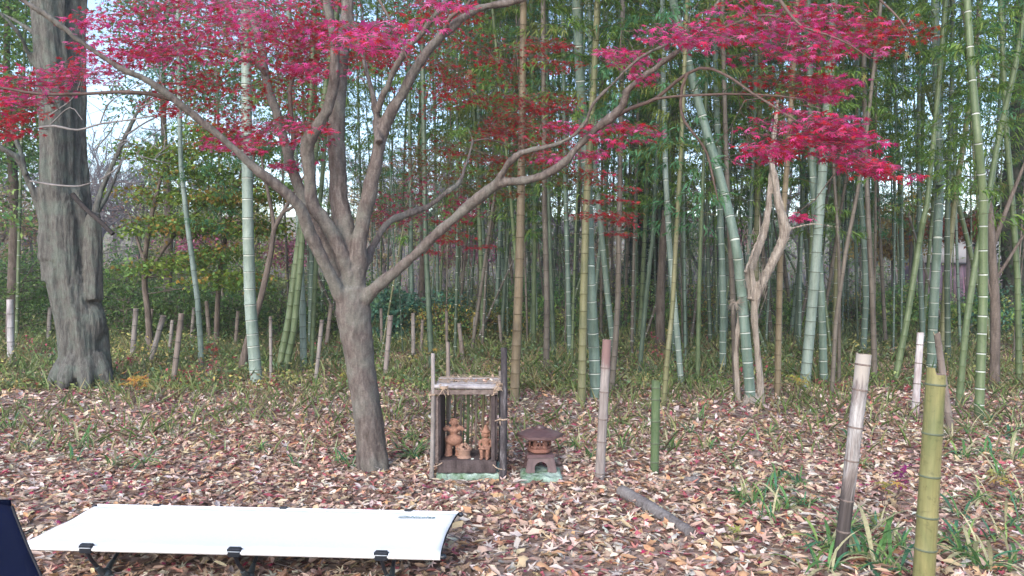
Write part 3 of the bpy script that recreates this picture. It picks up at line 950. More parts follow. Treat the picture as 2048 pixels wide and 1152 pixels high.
T_([(1957, 842), (1966, 600), (1967, 400), (1956, 280), (1944, 150), (1934, 0)], 'culm_green', 18, 12, 'tall green bamboo standing in the grass near the right edge', seg=16, fol=6)
T_([(1788, 765), (1812, 650), (1836, 500), (1850, 420), (1870, 250)], 'culm_green', 13, 9, 'green bamboo leaning right in front of the fallen logs', fol=1, band='soft')
T_([(1750, 772), (1745, 600), (1738, 470), (1733, 350), (1728, 150)], 'culm_brown', 11, 8, 'grey brown bamboo right behind the leaning weathered post', fol=3, band='dark')
T_([(1663, 792), (1672, 640), (1692, 500), (1714, 390), (1735, 250)], 'culm_brown', 9, 6, 'thin dark purple brown bamboo leaning right', fol=None, band='dark')
T_([(1678, 770), (1678, 500), (1668, 350), (1660, 200)], 'culm_brown', 7, 5, 'thin dark bamboo crossing the purple brown one', fol=None, band='dark')
T_([(1726, 710), (1732, 600), (1728, 480), (1721, 400), (1715, 200)], 'culm_blue', 12, 9, 'slightly bent green bamboo in front of the yellow leaved tree', fol=2)
T_([(1445, 748), (1446, 600), (1441, 450), (1437, 300), (1430, 100)], 'culm_blue', 14, 10, 'straight green bamboo left of the curved blue green one', fol=6, seg=12)
T_([(1364, 772), (1352, 640), (1338, 480), (1332, 360), (1328, 200)], 'culm_mint', 12, 9, 'slim pale green bamboo right of the green cut post', fol=5, band='pale')
T_([(1395, 765), (1398, 600), (1403, 420), (1410, 250)], 'culm_green', 9, 6, 'thin pale bamboo between the green cut post and the curved bamboo', fol=0, band='soft')
T_([(1326, 812), (1336, 700), (1345, 620), (1352, 480), (1362, 300)], 'culm_yellow', 11, 8, 'yellow green bamboo standing just behind the green cut post', fol=4, band='dark')
T_([(1472, 790), (1466, 600), (1458, 450), (1452, 300)], 'culm_brown', 12, 8, 'pinkish brown bamboo touching the curved blue green one', fol=7, band='dark')
T_([(1555, 795), (1558, 620), (1561, 500), (1569, 400), (1580, 250)], 'culm_tan', 13, 10, 'golden brown bamboo seen behind the bend of the twisted trunk', fol=3, band='dark')
T_([(1508, 700), (1512, 520), (1516, 380), (1520, 200)], 'culm_yellow', 13, 10, 'yellow bamboo straight behind the twisted trunk', fol=1, band='dark')
T_([(965, 690), (968, 560), (963, 450), (960, 300)], 'culm_blue', 14, 10, 'green bamboo with white rings far behind the shrine', fol=0)
T_([(1092, 745), (1094, 600), (1090, 450), (1088, 250)], 'culm_brown', 13, 9, 'brown bamboo midway between the golden and the stout blue green ones', fol=6, band='dark')
T_([(1108, 720), (1104, 600), (1098, 420), (1095, 200)], 'culm_dark', 9, 7, 'dark thin bamboo beside the brown one behind the lantern', fol=2, band='dark')
T_([(1140, 725), (1136, 560), (1132, 420), (1128, 200)], 'culm_blue', 10, 8, 'slim blue green bamboo left of the yellow green one', fol=5)
T_([(1066, 700), (1068, 560), (1070, 400), (1066, 200)], 'culm_green', 10, 8, 'olive bamboo just right of the golden brown one', fol=8, band='soft')
T_([(1002, 690), (1010, 560), (1020, 430), (1030, 250)], 'culm_dark', 8, 6, 'dark bamboo leaning right above the shrine roof', fol=3, band='dark')
T_([(825, 680), (823, 560), (822, 450), (820, 300)], 'culm_blue', 9, 7, 'dark teal bamboo over the teal shrub', fol=2, band='dark')
T_([(864, 745), (858, 620), (852, 500), (848, 300)], 'culm_dark', 12, 9, 'dark teal bamboo left of the shrine posts', fol=6, band='soft')
T_([(1278, 745), (1290, 620), (1302, 500), (1312, 350)], 'culm_dark', 10, 7, 'grey green bamboo leaning right left of the green cut post', fol=0, band='soft')
T_([(1590, 700), (1598, 560), (1604, 420), (1610, 200)], 'culm_dark', 10, 8, 'dark bamboo directly left of the pale mint one', fol=7, band='dark')
T_([(1822, 660), (1828, 520), (1840, 400), (1846, 200)], 'culm_dark', 9, 7, 'dark thin bamboo over the right hand shrubs', fol=2, band='dark')
T_([(2038, 770), (2035, 560), (2020, 350), (2005, 100)], 'culm_green', 12, 9, 'green bamboo at the very right edge of the picture', fol=6, band='dark')
for px, w, m_, lab in (([(1160, 640), (1120, 560), (1085, 470), (1065, 430)], 5, 'culm_dark', 'thin dark culm leaning steeply left between the golden and stout bamboo'),
                  ([(1655, 690), (1630, 620), (1590, 540), (1560, 480)], 6, 'culm_dark', 'thin dark culm leaning steeply behind the bend of the twisted trunk'),
                  ([(1280, 700), (1330, 560), (1372, 440)], 6, 'culm_brown', 'brown dead culm leaning right behind the green cut post'),
                  ([(945, 700), (990, 600), (1050, 470)], 5, 'culm_brown', 'thin dead culm leaning right behind the shrine'),
                  ([(1540, 720), (1480, 560), (1440, 470)], 6, 'culm_green', 'thin green culm leaning left behind the curved bamboo'),
                  ([(1905, 700), (1850, 540), (1815, 420)], 6, 'culm_brown', 'brown dead culm leaning left behind the short white post'),
                  ([(700, 690), (640, 560), (600, 470)], 6, 'culm_brown', 'dead brown culm leaning left behind the maple trunk'),
                  ([(1120, 690), (1160, 560), (1205, 430)], 6, 'culm_green', 'thin green culm leaning right behind the stout bamboo')):
    T_(px, m_, w, w * .7, lab, top=1.0, seg=7)
# the depth of the grove: slim culms no one would tell apart, sharing meshes
pool = []
for k in range(16):
    mat = ['culm_dark', 'culm_green', 'culm_blue', 'culm_brown', 'culm_dark', 'culm_green', 'culm_brown', 'culm_dark', 'culm_blue', 'culm_brown', 'culm_dark', 'culm_yellow', 'culm_green', 'culm_dark', 'culm_brown', 'culm_blue'][k]
    lean = random.gauss(0, .06); bow = random.uniform(-.35, .35)
    pts = [Vector((lean * z + bow * (z / 12) ** 2 * 2, random.uniform(-.03, .03), z)) for z in (-.05, 2.0, 4.5, 8, 13)]
    g = culm_geo(pts, random.uniform(.026, .042), .016, 7, step0=.2, step1=.34, detail=False)
    pool.append((g.mesh('culm', [M[mat], M['node_pale'] if k % 3 else M['node_dark'], M['node_dark']], True), mat, (pts[-1] - pts[0]).normalized()))
NAMES = {'culm_dark': 'dark green', 'culm_green': 'mid green', 'culm_blue': 'blue green', 'culm_brown': 'brown dead', 'culm_yellow': 'yellow green'}
placed = []
def random_grove(n, px0, px1, y0, y1, tries=30, bare=False):
    c = 0
    for _ in range(n * tries):
        if c >= n: break
        Y = y0 + (y1 - y0) * random.random() ** .9
        px = random.uniform(px0, px1)
        x = (px - 1024) / 1500 * Y
        if any((x - a) ** 2 + (Y - b) ** 2 < .12 for a, b in placed): continue
        placed.append((x, Y)); c += 1
        me, mat, d = random.choice(pool)
        area = 'in the left part of the grove' if px < 780 else ('behind the shrine and lantern' if px < 1180 else ('around the green cut post and twisted trunk' if px < 1600 else 'at the right side of the grove'))
        s = random.choice((.42, .55) if bare else (.55, .7, .9, 1.1, 1.3)) * random.uniform(.9, 1.1)
        lab = '%s %s bamboo deep %s' % ('hair thin leafless' if bare else ('thin' if s < .8 else ('medium' if s < 1.05 else 'stouter')), NAMES[mat], area)
        root = empty('bamboo', (x, Y, float(gh(x, Y))), lab, 'bamboo', 'slim bamboo deep in the grove')
        root.rotation_euler = (random.gauss(0, .03), random.gauss(0, .055), random.uniform(0, 6.28))
        o = bpy.data.objects.new('culm', me); o.scale = (s, s, 1); link(o, root)
        if bare: continue
        f = bpy.data.objects.new('foliage', FOL[random.randrange(9)])
        f.rotation_euler = (Vector((0, 0, 1)).rotation_difference(d).to_matrix() @ Matrix.Rotation(random.uniform(0, 6.28), 3, 'Z')).to_euler()
        f.location = (0, 0, random.uniform(-.2, 1.4)); link(f, root)
random_grove(16, 560, 900, 12.5, 21)
random_grove(44, 900, 1300, 11, 21)
random_grove(54, 1300, 1800, 11, 21)
random_grove(28, 1800, 2300, 11, 20)
random_grove(12, -250, 120, 13, 24)
random_grove(10, -620, -250, 12, 22)
random_grove(5, 330, 560, 15, 24)
random_grove(14, 600, 1000, 11.5, 20, bare=True)
random_grove(26, 1000, 1500, 10.5, 20, bare=True)
random_grove(24, 1500, 2150, 10.5, 20, bare=True)

# ================================================================== TREES
def limb_points(px, Y0, Y1=None):
    Y1 = Y0 if Y1 is None else Y1
    n = len(px)
    return [at(x, y, Y0 + (Y1 - Y0) * i / max(1, n - 1)) for i, (x, y) in enumerate(px)]

# ---- the maple -----------------------------------------------------------
MY = 5.25
K = MY / 1500
def px_r(w, Y=MY): return w / 2 * Y / 1500
maple_root_pt = Vector((at(748, 945, MY).x, MY, 0))
limbs = {}
def limb(name, px, widths, Y0, Y1, gap=.05):
    P = limb_points(px, Y0, Y1)
    ws = np.interp(np.linspace(0, 1, len(P)), np.linspace(0, 1, len(widths)), widths)
    Ys = np.linspace(Y0, Y1, len(P))
    rr = [w / 2 * y / 1500 for w, y in zip(ws, Ys)]
    limbs[name] = resample(P, rr, gap)
limb('trunk', [(750, 965), (748, 940), (742, 880), (731, 800), (721, 730), (712, 670), (706, 620), (706, 575)], [78, 64, 60, 57, 58, 62, 68, 56], MY, MY)
limb('A', [(700, 640), (678, 585), (650, 530), (622, 470), (600, 415), (560, 375), (520, 345), (460, 290), (400, 240), (350, 200), (300, 165), (240, 135), (170, 90), (120, 50), (45, 0), (-60, -60)], [30, 30, 28, 26, 23, 20, 18, 17, 16, 15, 14, 13, 12, 11, 10, 8], MY, 4.2)
limb('B', [(700, 600), (676, 545), (650, 490), (622, 440), (600, 380), (580, 323), (563, 264), (550, 215), (531, 156), (518, 76), (490, 0), (470, -80)], [34, 30, 27, 25, 22, 21, 20, 18, 17, 15, 14, 12], MY, 5.9)
limb('C', [(704, 590), (690, 530), (660, 460), (625, 405), (619, 340), (616, 285), (636, 250), (660, 205), (670, 139), (667, 70), (655, 10), (640, -80)], [36, 32, 29, 27, 25, 26, 24, 22, 20, 18, 16, 13], MY, 4.8)
limb('C2', [(616, 290), (611, 272)], [22, 15], 5.08, 5.06)
limb('D', [(708, 590), (706, 530), (692, 465), (679, 400), (675, 320), (673, 243), (678, 180), (681, 139), (690, 60), (700, -60)], [44, 42, 40, 38, 36, 33, 31, 28, 25, 20], MY, 5.5)
limb('E', [(712, 580), (716, 510), (722, 455), (736, 400), (751, 330), (762, 275), (783, 222), (803, 190), (819, 158), (837, 130), (860, 96), (887, 68), (914, 45), (955, 18), (997, 9), (1040, -2), (1110, -30)], [38, 34, 32, 29, 27, 25, 22, 20, 19, 18, 18, 17, 17, 17, 15, 13, 9], MY, 5.0)
limb('E2', [(757, 285), (754, 250), (749, 205), (737, 160), (729, 125), (722, 95), (700, 20)], [17, 15, 13, 12, 10, 8, 6], 5.1, 5.5)
limb('E3', [(753, 225), (768, 187), (789, 139), (812, 100), (838, 75), (865, 38), (893, 3), (915, -40)], [14, 13, 13, 12, 11, 10, 9, 7], 5.15, 4.7)
limb('F', [(714, 560), (730, 530), (743, 497), (761, 466), (782, 442), (824, 425), (858, 412), (895, 384), (920, 362), (930, 335), (941, 300), (945, 280), (935, 257)], [18, 16, 15, 14, 14, 13, 12, 11, 9, 8, 6, 5, 3], MY, 6.4)
limb('F2', [(945, 283), (975, 278), (1015, 290)], [4, 3, 2], 6.38, 6.5)
limb('G', [(712, 620), (737, 588), (775, 556), (817, 522), (858, 483), (893, 450), (938, 412), (970, 385), (997, 366), (1032, 363), (1067, 358), (1108, 340), (1136, 317), (1164, 285), (1192, 258), (1219, 237), (1245, 210), (1254, 183), (1275, 162), (1310, 136), (1344, 111), (1385, 75), (1425, 25), (1450, -20)], [34, 27, 23, 21, 20, 20, 21, 20, 20, 19, 18, 17, 16, 15, 15, 15, 15, 14, 12, 11, 10, 9, 8, 6], MY, 4.3)
limb('G2', [(992, 372), (1003, 350), (1018, 326), (1042, 305), (1084, 296), (1126, 284), (1155, 265), (1174, 240), (1187, 208), (1219, 174), (1261, 132), (1296, 106), (1344, 80), (1375, 40), (1400, 0)], [16, 14, 13, 12, 11, 10, 9, 8, 7, 6, 6, 5, 5, 4, 4], 4.93, 4.3)
limb('G3', [(1205, 247), (1261, 217), (1310, 198), (1350, 165), (1375, 147), (1400, 136), (1424, 138), (1462, 156), (1504, 186), (1540, 208), (1590, 240), (1640, 262), (1700, 290), (1760, 330), (1815, 365)], [10, 8, 7, 7, 6, 6, 6, 6, 5, 5, 4, 4, 3, 3, 2], 4.75, 3.9)
limb('G4', [(1310, 198), (1348, 193), (1400, 190), (1452, 188), (1500, 189), (1560, 192), (1610, 200)], [6, 5, 5, 5, 4, 3, 2], 4.6, 4.2)
limb('G5', [(1375, 147), (1364, 175), (1361, 208), (1369, 243), (1398, 280), (1415, 310), (1428, 365), (1436, 400)], [6, 6, 6, 6, 5, 5, 4, 2], 4.5, 4.6)
limb('H1', [(600, 415), (565, 375), (535, 350)], [12, 9, 7], 5.1, 5.3)
limb('K1', [(350, 200), (300, 188), (240, 184), (160, 188), (80, 188), (0, 175), (-60, 165)], [10, 8, 7, 6, 6, 5, 4], 4.7, 4.3)
limb('K2', [(531, 150), (505, 122), (475, 122), (440, 100), (390, 90), (330, 93), (280, 110), (230, 108)], [8, 7, 6, 5, 5, 4, 4, 3], 5.7, 5.2)
limb('K3', [(580, 323), (587, 280), (583, 235), (580, 180), (590, 140), (600, 80), (610, 20)], [11, 10, 9, 9, 8, 7, 6], 5.55, 5.9)
limb('K4', [(885, 70), (900, 35), (935, 10), (950, -20)], [8, 8, 7, 6], 5.05, 4.9)
limb('L1', [(1385, 75), (1430, 62), (1490, 40), (1540, 30), (1600, 55), (1650, 70), (1700, 85)], [6, 5, 5, 5, 4, 3, 2], 4.45, 3.9)
limb('L2', [(1545, -30), (1560, 0), (1585, 35), (1605, 55), (1650, 68), (1700, 90), (1740, 118)], [8, 7, 6, 5, 4, 3, 2], 4.0, 3.7)
limb('L3', [(1588, 38), (1578, 75), (1572, 100), (1590, 112)], [4, 3, 3, 2], 3.95, 3.9)
limb('L4', [(1425, 85), (1480, 72), (1530, 60)], [4, 3, 2], 4.4, 4.3)
limb('N1', [(1545, -30), (1700, -40), (1760, 0), (1800, 40), (1820, 70)], [7, 6, 5, 4, 2], 4.0, 4.0)
limb('N2', [(700, -60), (745, -20), (780, 40), (805, 90), (815, 120)], [8, 6, 5, 4, 2], 3.2, 3.0)
gt = Geo()
thin = Geo()
for nm, (P, rr) in limbs.items():
    big = rr.max() > .021
    if nm == 'trunk':
        fl = lambda a, t: 1 + (0.10 * np.cos(a * 4 + 1) + .05 * np.cos(a * 7)) * max(0, 1 - t * 3.5) + .03 * np.cos(a * 3 + t * 4)
        gt.tube(P, rr, 28, True, flute=fl)
    elif big or nm in ('C2', 'G2', 'F', 'E2', 'E3'):
        Pj = P + np.random.default_rng(3).normal(0, .002, P.shape)
        gt.tube(Pj, rr * (1 + .05 * np.sin(np.arange(len(rr)) * .7)), 12, True)
    else:
        thin.tube(P, rr, 6, True)
def mnoise(co):
    x, y, z = co[:, 0], co[:, 1], co[:, 2]
    return (.0022 * np.sin(z * 60 + 6 * np.sin(x * 20)) * np.sin(x * 55 + y * 40) + .003 * np.sin(z * 17 + x * 31) * np.sin(y * 27 + z * 9) + .004 * np.sin(x * 9 + z * 5) * np.sin(z * 7.5))
maple = empty('maple_tree', maple_root_pt, 'large red leaved maple with many grey limbs forking from one trunk', 'maple tree')
o = link(bpy.data.objects.new('trunk', remesh(gt, .0085, [M['maple_bark']], 'trunk', 2, mnoise, maple_root_pt)), maple)

# sprays of leaves
PINK = [(0.68, 0.045, 0.20), (0.72, 0.08, 0.30), (0.64, 0.03, 0.11), (0.70, 0.14, 0.32)]
RED = [(0.46, 0.02, 0.028), (0.58, 0.03, 0.045), (0.36, 0.02, 0.03), (0.60, 0.03, 0.09)]
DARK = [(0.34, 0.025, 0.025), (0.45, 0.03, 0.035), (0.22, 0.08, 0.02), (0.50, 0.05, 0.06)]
OLV = [(0.17, 0.13, 0.03), (0.25, 0.07, 0.025), (0.13, 0.13, 0.035), (0.34, 0.05, 0.03)]
MIX = PINK + RED[:2]
leafs = []          # (pos, yaw, pitch, roll, scale, colour)
nodes = []          # points twigs may start from
for nm, (P, rr) in limbs.items():
    for i in range(0, len(P), 3):
        if rr[i] < .05 and nm != 'trunk': nodes.append(P[i])
rs = np.random.default_rng(77)
def spray(c, L, pal, n, size, flat=.35):
    """a flat fan of twigs with paired leaves, centred near c"""
    d2 = np.array([c[0] - maple_root_pt.x, c[1] - MY, 0]) + rs.normal(0, .6, 3) * [1, 1, 0]
    a = math.atan2(d2[1], d2[0])
    d = np.array([math.cos(a), math.sin(a), rs.uniform(-.35, .05)])
    s0 = np.array(c) - d * L * .45
    s1 = np.array(c) + d * L * .55
    arr = np.array(nodes)
    j = np.argmin(((arr - s0) ** 2 * [1, 1, 1.3]).sum(1) + np.where(arr[:, 2] < s0[2] - .5, .15, 0))
    st = arr[j]
    mid = (st + s0) / 2 + rs.normal(0, .05, 3) + [0, 0, .03 * np.linalg.norm(st - s0)]
    dist = np.linalg.norm(st - s0)
    r0 = .0022 + .0022 * min(1.2, dist)
    P, rr = resample([st, mid, s0, (s0 + s1) / 2 + rs.normal(0, .02, 3), s1], [r0, r0 * .8, .002, .0016, .0009], .12)
    thin.tube(P, rr, 4, False)
    for q in (s0, (s0 + s1) / 2, s1): nodes.append(q)
    k = 7
    sd_ = np.array([-d[1], d[0], 0])
    for i in range(k):
        t = (i + .3) / k
        b = s0 + (s1 - s0) * t
        for sgn in (-1, 1):
            tl = L * .42 * math.sin(math.pi * (t * .75 + .2)) * rs.uniform(.6, 1.15)
            e = b + (d * .7 + sd_ * sgn * .95) * tl * 1.15 + [0, 0, -.16 * tl + rs.normal(0, .012)]
            thin.tube([b, e], [.0011, .0006], 3, False)
            m = max(2, int(n / (2 * k)))
            for q in range(m):
                f = (q + .6) / m
                p = b + (e - b) * f + rs.normal(0, .016, 3) * [1, 1, .5]
                aa = math.atan2(e[1] - b[1], e[0] - b[0]) - math.pi / 2 + rs.choice([-1, 1]) * rs.uniform(.1, 1.3)
                leafs.append((p, aa, rs.normal(-.42, flat), rs.normal(0, flat * .8), size * (.92 if p[1] > 5 else 1.0) * rs.uniform(.65, 1.15), pal[rs.integers(len(pal))]))
def region(cx, cy, rx, ry, Y0, Y1, n, pal, L=.44, nl=46, size=.031, slope=0.0):
    out = []
    for _ in range(n):
        while True:
            u, v = rs.uniform(-1, 1, 2)
            if u * u + v * v < 1: break
        Y = rs.uniform(Y0, Y1)
        out.append(at(cx + u * rx, cy + v * ry + slope * u * rx, Y))
    out.sort(key=lambda p: (p - Vector((maple_root_pt.x, MY, 1.5))).length)
    for p in out:
        spray(np.array(p), L * rs.uniform(.8, 1.2), pal, nl, size)
region(760, 20, 210, 75, 5.0, 6.8, 22, RED)
region(400, 55, 250, 65, 4.6, 6.3, 34, RED + PINK)
region(400, 50, 220, 60, 4.3, 5.0, 10, PINK)
region(590, 165, 110, 65, 5.2, 6.8, 16, RED)
region(610, 140, 70, 14, 4.9, 5.1, 4, PINK, L=.3)
region(410, 175, 100, 45, 5.0, 6.0, 12, RED)
region(300, 90, 140, 40, 4.4, 5.4, 10, MIX)
region(620, 60, 90, 60, 4.9, 5.6, 8, MIX)
region(200, 130, 190, 26, 4.4, 5.4, 14, MIX, slope=-.18)
region(50, 190, 75, 30, 4.4, 5.2, 7, MIX)
region(35, 260, 50, 60, 4.6, 5.4, 7, RED, L=.3)
region(560, 262, 125, 26, 4.9, 5.8, 12, MIX, L=.36)
region(480, 290, 60, 14, 4.8, 5.2, 4, MIX, L=.28)
region(590, 330, 35, 10, 5.3, 5.6, 2, PINK, L=.25)
region(520, 225, 90, 40, 6.2, 7.2, 8, RED)
region(850, 110, 130, 80, 5.6, 7.2, 16, RED)
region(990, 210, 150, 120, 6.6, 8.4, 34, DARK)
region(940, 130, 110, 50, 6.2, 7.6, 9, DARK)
region(1000, 330, 190, 60, 7.0, 8.6, 20, OLV)
region(900, 300, 120, 60, 7.2, 8.4, 10, OLV)
region(1080, 250, 80, 80, 6.4, 7.6, 12, RED)
region(850, 400, 120, 38, 6.2, 7.6, 14, [(0.45, 0.03, 0.10), (0.36, 0.025, 0.05), (0.5, 0.06, 0.16)])
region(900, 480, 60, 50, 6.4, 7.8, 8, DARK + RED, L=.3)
region(1200, 262, 105, 24, 4.6, 5.2, 9, MIX, L=.3)
region(1140, 310, 60, 16, 5.0, 5.5, 4, MIX, L=.26)
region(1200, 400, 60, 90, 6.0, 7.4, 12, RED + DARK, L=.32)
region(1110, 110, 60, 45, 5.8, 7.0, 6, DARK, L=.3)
region(1225, 95, 50, 32, 4.4, 4.8, 4, PINK, L=.28)
region(1345, 85, 85, 38, 4.1, 4.7, 8, PINK, L=.32, nl=30, size=.034)
region(1560, 55, 175, 62, 3.9, 4.9, 27, MIX, L=.36, nl=30, size=.034)
region(1610, 80, 110, 30, 3.7, 4.0, 5, PINK, L=.3, nl=28, size=.034)
region(1755, 65, 65, 45, 4.4, 5.4, 9, RED + DARK + [(0.42, 0.10, 0.03)], L=.34)
region(1545, 150, 95, 50, 4.3, 5.2, 10, RED + OLV[:2], L=.32, nl=34)
region(1650, 170, 60, 40, 4.1, 4.6, 5, PINK, L=.26)
region(1610, 262, 110, 46, 3.8, 4.4, 20, PINK + [RED[1]], L=.34, slope=.25, nl=30, size=.034)
region(1520, 305, 55, 25, 3.8, 4.2, 7, MIX, L=.26, slope=-.5, nl=26, size=.034)
region(1680, 300, 60, 30, 3.8, 4.2, 7, MIX, L=.28, slope=.3, nl=28, size=.034)
region(1760, 345, 70, 30, 3.8, 4.1, 4, MIX, L=.2, nl=20, slope=.4)
region(1600, 437, 12, 4, 3.9, 4.0, 1, PINK, L=.1, nl=14)
region(1290, 150, 16, 8, 4.3, 4.5, 1, PINK, L=.15, nl=14)
region(700, 50, 60, 40, 2.9, 3.4, 4, [PINK[0], PINK[1], RED[1]], L=.26, nl=30)
region(790, 85, 60, 40, 2.7, 3.2, 4, [PINK[0], PINK[1], PINK[3], RED[1]], L=.24, nl=30)
region(880, 20, 50, 25, 3.2, 3.8, 3, MIX, L=.24, nl=30)
for dx, dy, c in ((1730, 150, (0.42, 0.40, 0.10)), (1815, 105, (0.40, 0.38, 0.16)), (935, 150, (0.45, 0.22, 0.13)), (940, 140, (0.45, 0.22, 0.13))):
    leafs.append((np.array(at(dx, dy, 4.0 if dx > 1000 else 5.5)), 1.0, -1.3, .3, .04, c))
w = thin.obj('twigs', [M['twig']], maple, True, maple_root_pt) if False else None
tm = thin
tm.V = [v - np.array(maple_root_pt) for v in tm.V]
link(bpy.data.objects.new('twig', tm.mesh('twig', [M['twig']], True)), maple)
pos = np.array([l[0] for l in leafs]); yw = np.array([l[1] for l in leafs]); pt_ = np.array([l[2] for l in leafs]); rl = np.array([l[3] for l in leafs])
sz = np.array([l[4] for l in leafs]); cl = np.array([l[5] for l in leafs])
app = sz / pos[:, 1]
pxx = 1024 + 1500 * pos[:, 0] / pos[:, 1]; pyy = 541 - 1500 * (pos[:, 2] - CAM_H) / pos[:, 1]
vis = (pxx > 0) & (pxx < 2048) & (pyy > 5)
bigs = np.argsort(-np.where(vis, app * np.abs(.35 + np.abs(np.sin(pt_))), 0))[:300]
mask = np.zeros(len(pos), bool); mask[bigs] = True
lm = {}
for i in bigs:
    key = tuple(cl[i])
    if key not in lm:
        lm[key] = mesh_np('leaf', MV, MF, M['maple_leaf'], np.tile([key], (len(MV), 1)))
    o = bpy.data.objects.new('leaf', lm[key])
    m = Matrix.Rotation(yw[i], 3, 'Z') @ Matrix.Rotation(pt_[i], 3, 'X') @ Matrix.Rotation(rl[i], 3, 'Y')
    o.matrix_world = Matrix.LocRotScale(Vector(pos[i]) - maple_root_pt, m.to_quaternion(), Vector((sz[i],) * 3))
    link(o, maple)
m = ~mask
cc = cl[m] * rs.uniform(.75, 1.2, (m.sum(), 1))
V, F, c = bake(MV, MF, rots(m.sum(), yw[m], pt_[m], rl[m]), sz[m], pos[m] - np.array(maple_root_pt), cc)
o = link(bpy.data.objects.new('foliage', mesh_np('foliage', V, F, M['maple_leaf'], c)), maple); o['kind'] = 'stuff'
print('maple leaves', len(pos))

# ---- the big grey tree at the left ----------------------------------------
BY = 9.0
gb = Geo()
def bl(px, ws, Y0, Y1, n=24, fl=None, g=gb):
    P = limb_points(px, Y0, Y1)
    w = np.interp(np.linspace(0, 1, len(P)), np.linspace(0, 1, len(ws)), ws)
    Ys = np.linspace(Y0, Y1, len(P))
    P, rr = resample(P, [a / 2 * b / 1500 * (.90 if n > 30 else 1) for a, b in zip(w, Ys)], .08)
    g.tube(P, rr, n, True, flute=fl)
fl1 = lambda a, t: 1 + .10 * np.cos(a * 5 + 1.3 + t * 2) + .06 * np.cos(a * 9 + t * 5) + .03 * np.cos(a * 17 - t * 4)
bl([(175, 800), (172, 770), (168, 710), (160, 640), (145, 580), (135, 510), (133, 440), (128, 380)], [124, 100, 94, 92, 90, 92, 88, 70], BY, BY, 48, fl1)
bl([(110, 520), (112, 440), (112, 360), (113, 280), (108, 180), (101, 80), (96, 0), (92, -120)], [62, 60, 62, 62, 62, 64, 68, 66], BY - .08, BY - .1, 40, fl1)
bl([(160, 560), (160, 440), (152, 360), (148, 280), (148, 180), (149, 80), (151, 0), (154, -120)], [44, 46, 46, 46, 46, 44, 44, 42], BY + .1, BY + .15, 40, fl1)
bl([(110, 560), (104, 510), (95, 480), (92, 450)], [44, 40, 34, 20], BY - .1, BY - .12, 24, fl1)
bl([(186, 600), (186, 520), (186, 460), (188, 425)], [34, 32, 30, 20], BY - .05, BY - .05, 20, fl1)
gb.ball(at(182, 648, BY - .03), (.17, .16, .26), 20, 14)
for ang, l in ((-150, .12), (-105, .10), (-60, .14), (-20, .12)):
    c0 = at(172, 760, BY); a = R(ang)
    gb.tube(*resample([c0 + Vector((math.cos(a) * .14, math.sin(a) * .14, .28)), c0 + Vector((math.cos(a) * .28, math.sin(a) * .28, .08)), c0 + Vector((math.cos(a) * (.3 + l * .5), math.sin(a) * (.3 + l * .5), -.07))], [.13, .10, .05], .06), 14)
bl([(88, 455), (72, 400), (52, 350), (34, 315), (10, 300), (-40, 270)], [16, 13, 12, 11, 10, 8], BY - .12, BY - .5, 12)
bl([(52, 350), (40, 300), (22, 260), (10, 230)], [10, 9, 8, 5], BY - .3, BY - .3, 10)
bl([(84, 150), (58, 110), (45, 80), (20, 45), (-30, 0)], [11, 10, 9, 8, 7], BY - .1, BY - .6, 10)
bl([(80, 75), (45, 50), (10, 30), (-30, 10)], [9, 8, 6, 5], BY - .1, BY + .3, 10)
bl([(188, 430), (203, 380), (225, 330), (252, 270), (280, 215), (310, 170)], [13, 10, 9, 8, 7, 5], BY, BY + .4, 10)
bl([(190, 430), (210, 400), (232, 350), (250, 310)], [10, 9, 7, 4], BY + .1, BY + .6, 10)
def bnoise(co):
    x, y, z = co[:, 0], co[:, 1], co[:, 2]
    a = np.arctan2(y - BY, x + 5.15)
    return (.0035 * np.sin(a * 26 + 2 * np.sin(z * 2.5 + a * 3) + 1.2 * np.sin(z * 7)) + .004 * np.sin(a * 53 + 2.5 * np.sin(z * 5 + 1 + a * 2)) + .003 * np.sin(z * 9 + a * 5) * np.sin(z * 4) + .004 * np.sin(x * 70 + z * 8) * np.sin(y * 65))
bt_pt = Vector((at(172, 770, BY).x, BY, 0))
big_tree = empty('old_tree', bt_pt, 'thick old tree with grooved grey bark, burl and twin stems at the left', 'tree')
link(bpy.data.objects.new('trunk', remesh(gb, .02, [M['old_bark']], 'trunk', 1, bnoise, bt_pt)), big_tree)
g = Geo()
bl([(145, 388), (165, 412), (195, 438), (226, 468)], [10, 10, 10, 9], BY - .28, BY - .35, 8, None, g)
g.V = [v - np.array(bt_pt) for v in g.V]
o = link(bpy.data.objects.new('broken_branch', g.mesh('broken_branch', [M['dark_wood']], True)), big_tree)
g = Geo()
for px, ws in (([(80, 255), (110, 252), (155, 260), (200, 248), (270, 238), (330, 228), (390, 225)], [5, 5, 4, 4, 3, 3, 2]), ([(60, 362), (110, 370), (160, 372), (190, 362)], [4, 4, 3, 2]),
               ([(100, 230), (150, 190), (170, 120)], [3, 2, 2]), ([(100, 250), (140, 215), (165, 240)], [3, 2, 1]),
               ([(200, 248), (215, 210), (240, 190), (290, 165)], [3, 3, 2, 2]), ([(280, 215), (330, 190), (360, 150)], [4, 3, 2]),
               ([(252, 270), (300, 240), (340, 225)], [4, 3, 2]), ([(190, 300), (215, 270), (235, 240)], [3, 2, 2]), ([(200, 360), (240, 330), (260, 290)], [3, 2, 2])):
    bl(px, ws, BY - .4, BY - .6, 5, None, g)
for _ in range(50):
    a = random.uniform(205, 330); b_ = random.uniform(150, 330)
    e = (a + random.uniform(-50, 60), b_ + random.uniform(-60, 20))
    bl([(a, b_), ((a + e[0]) / 2 + random.uniform(-8, 8), (b_ + e[1]) / 2), e], [2.2, 1.8, 1], BY, BY + random.uniform(-.3, .5), 4, None, g)
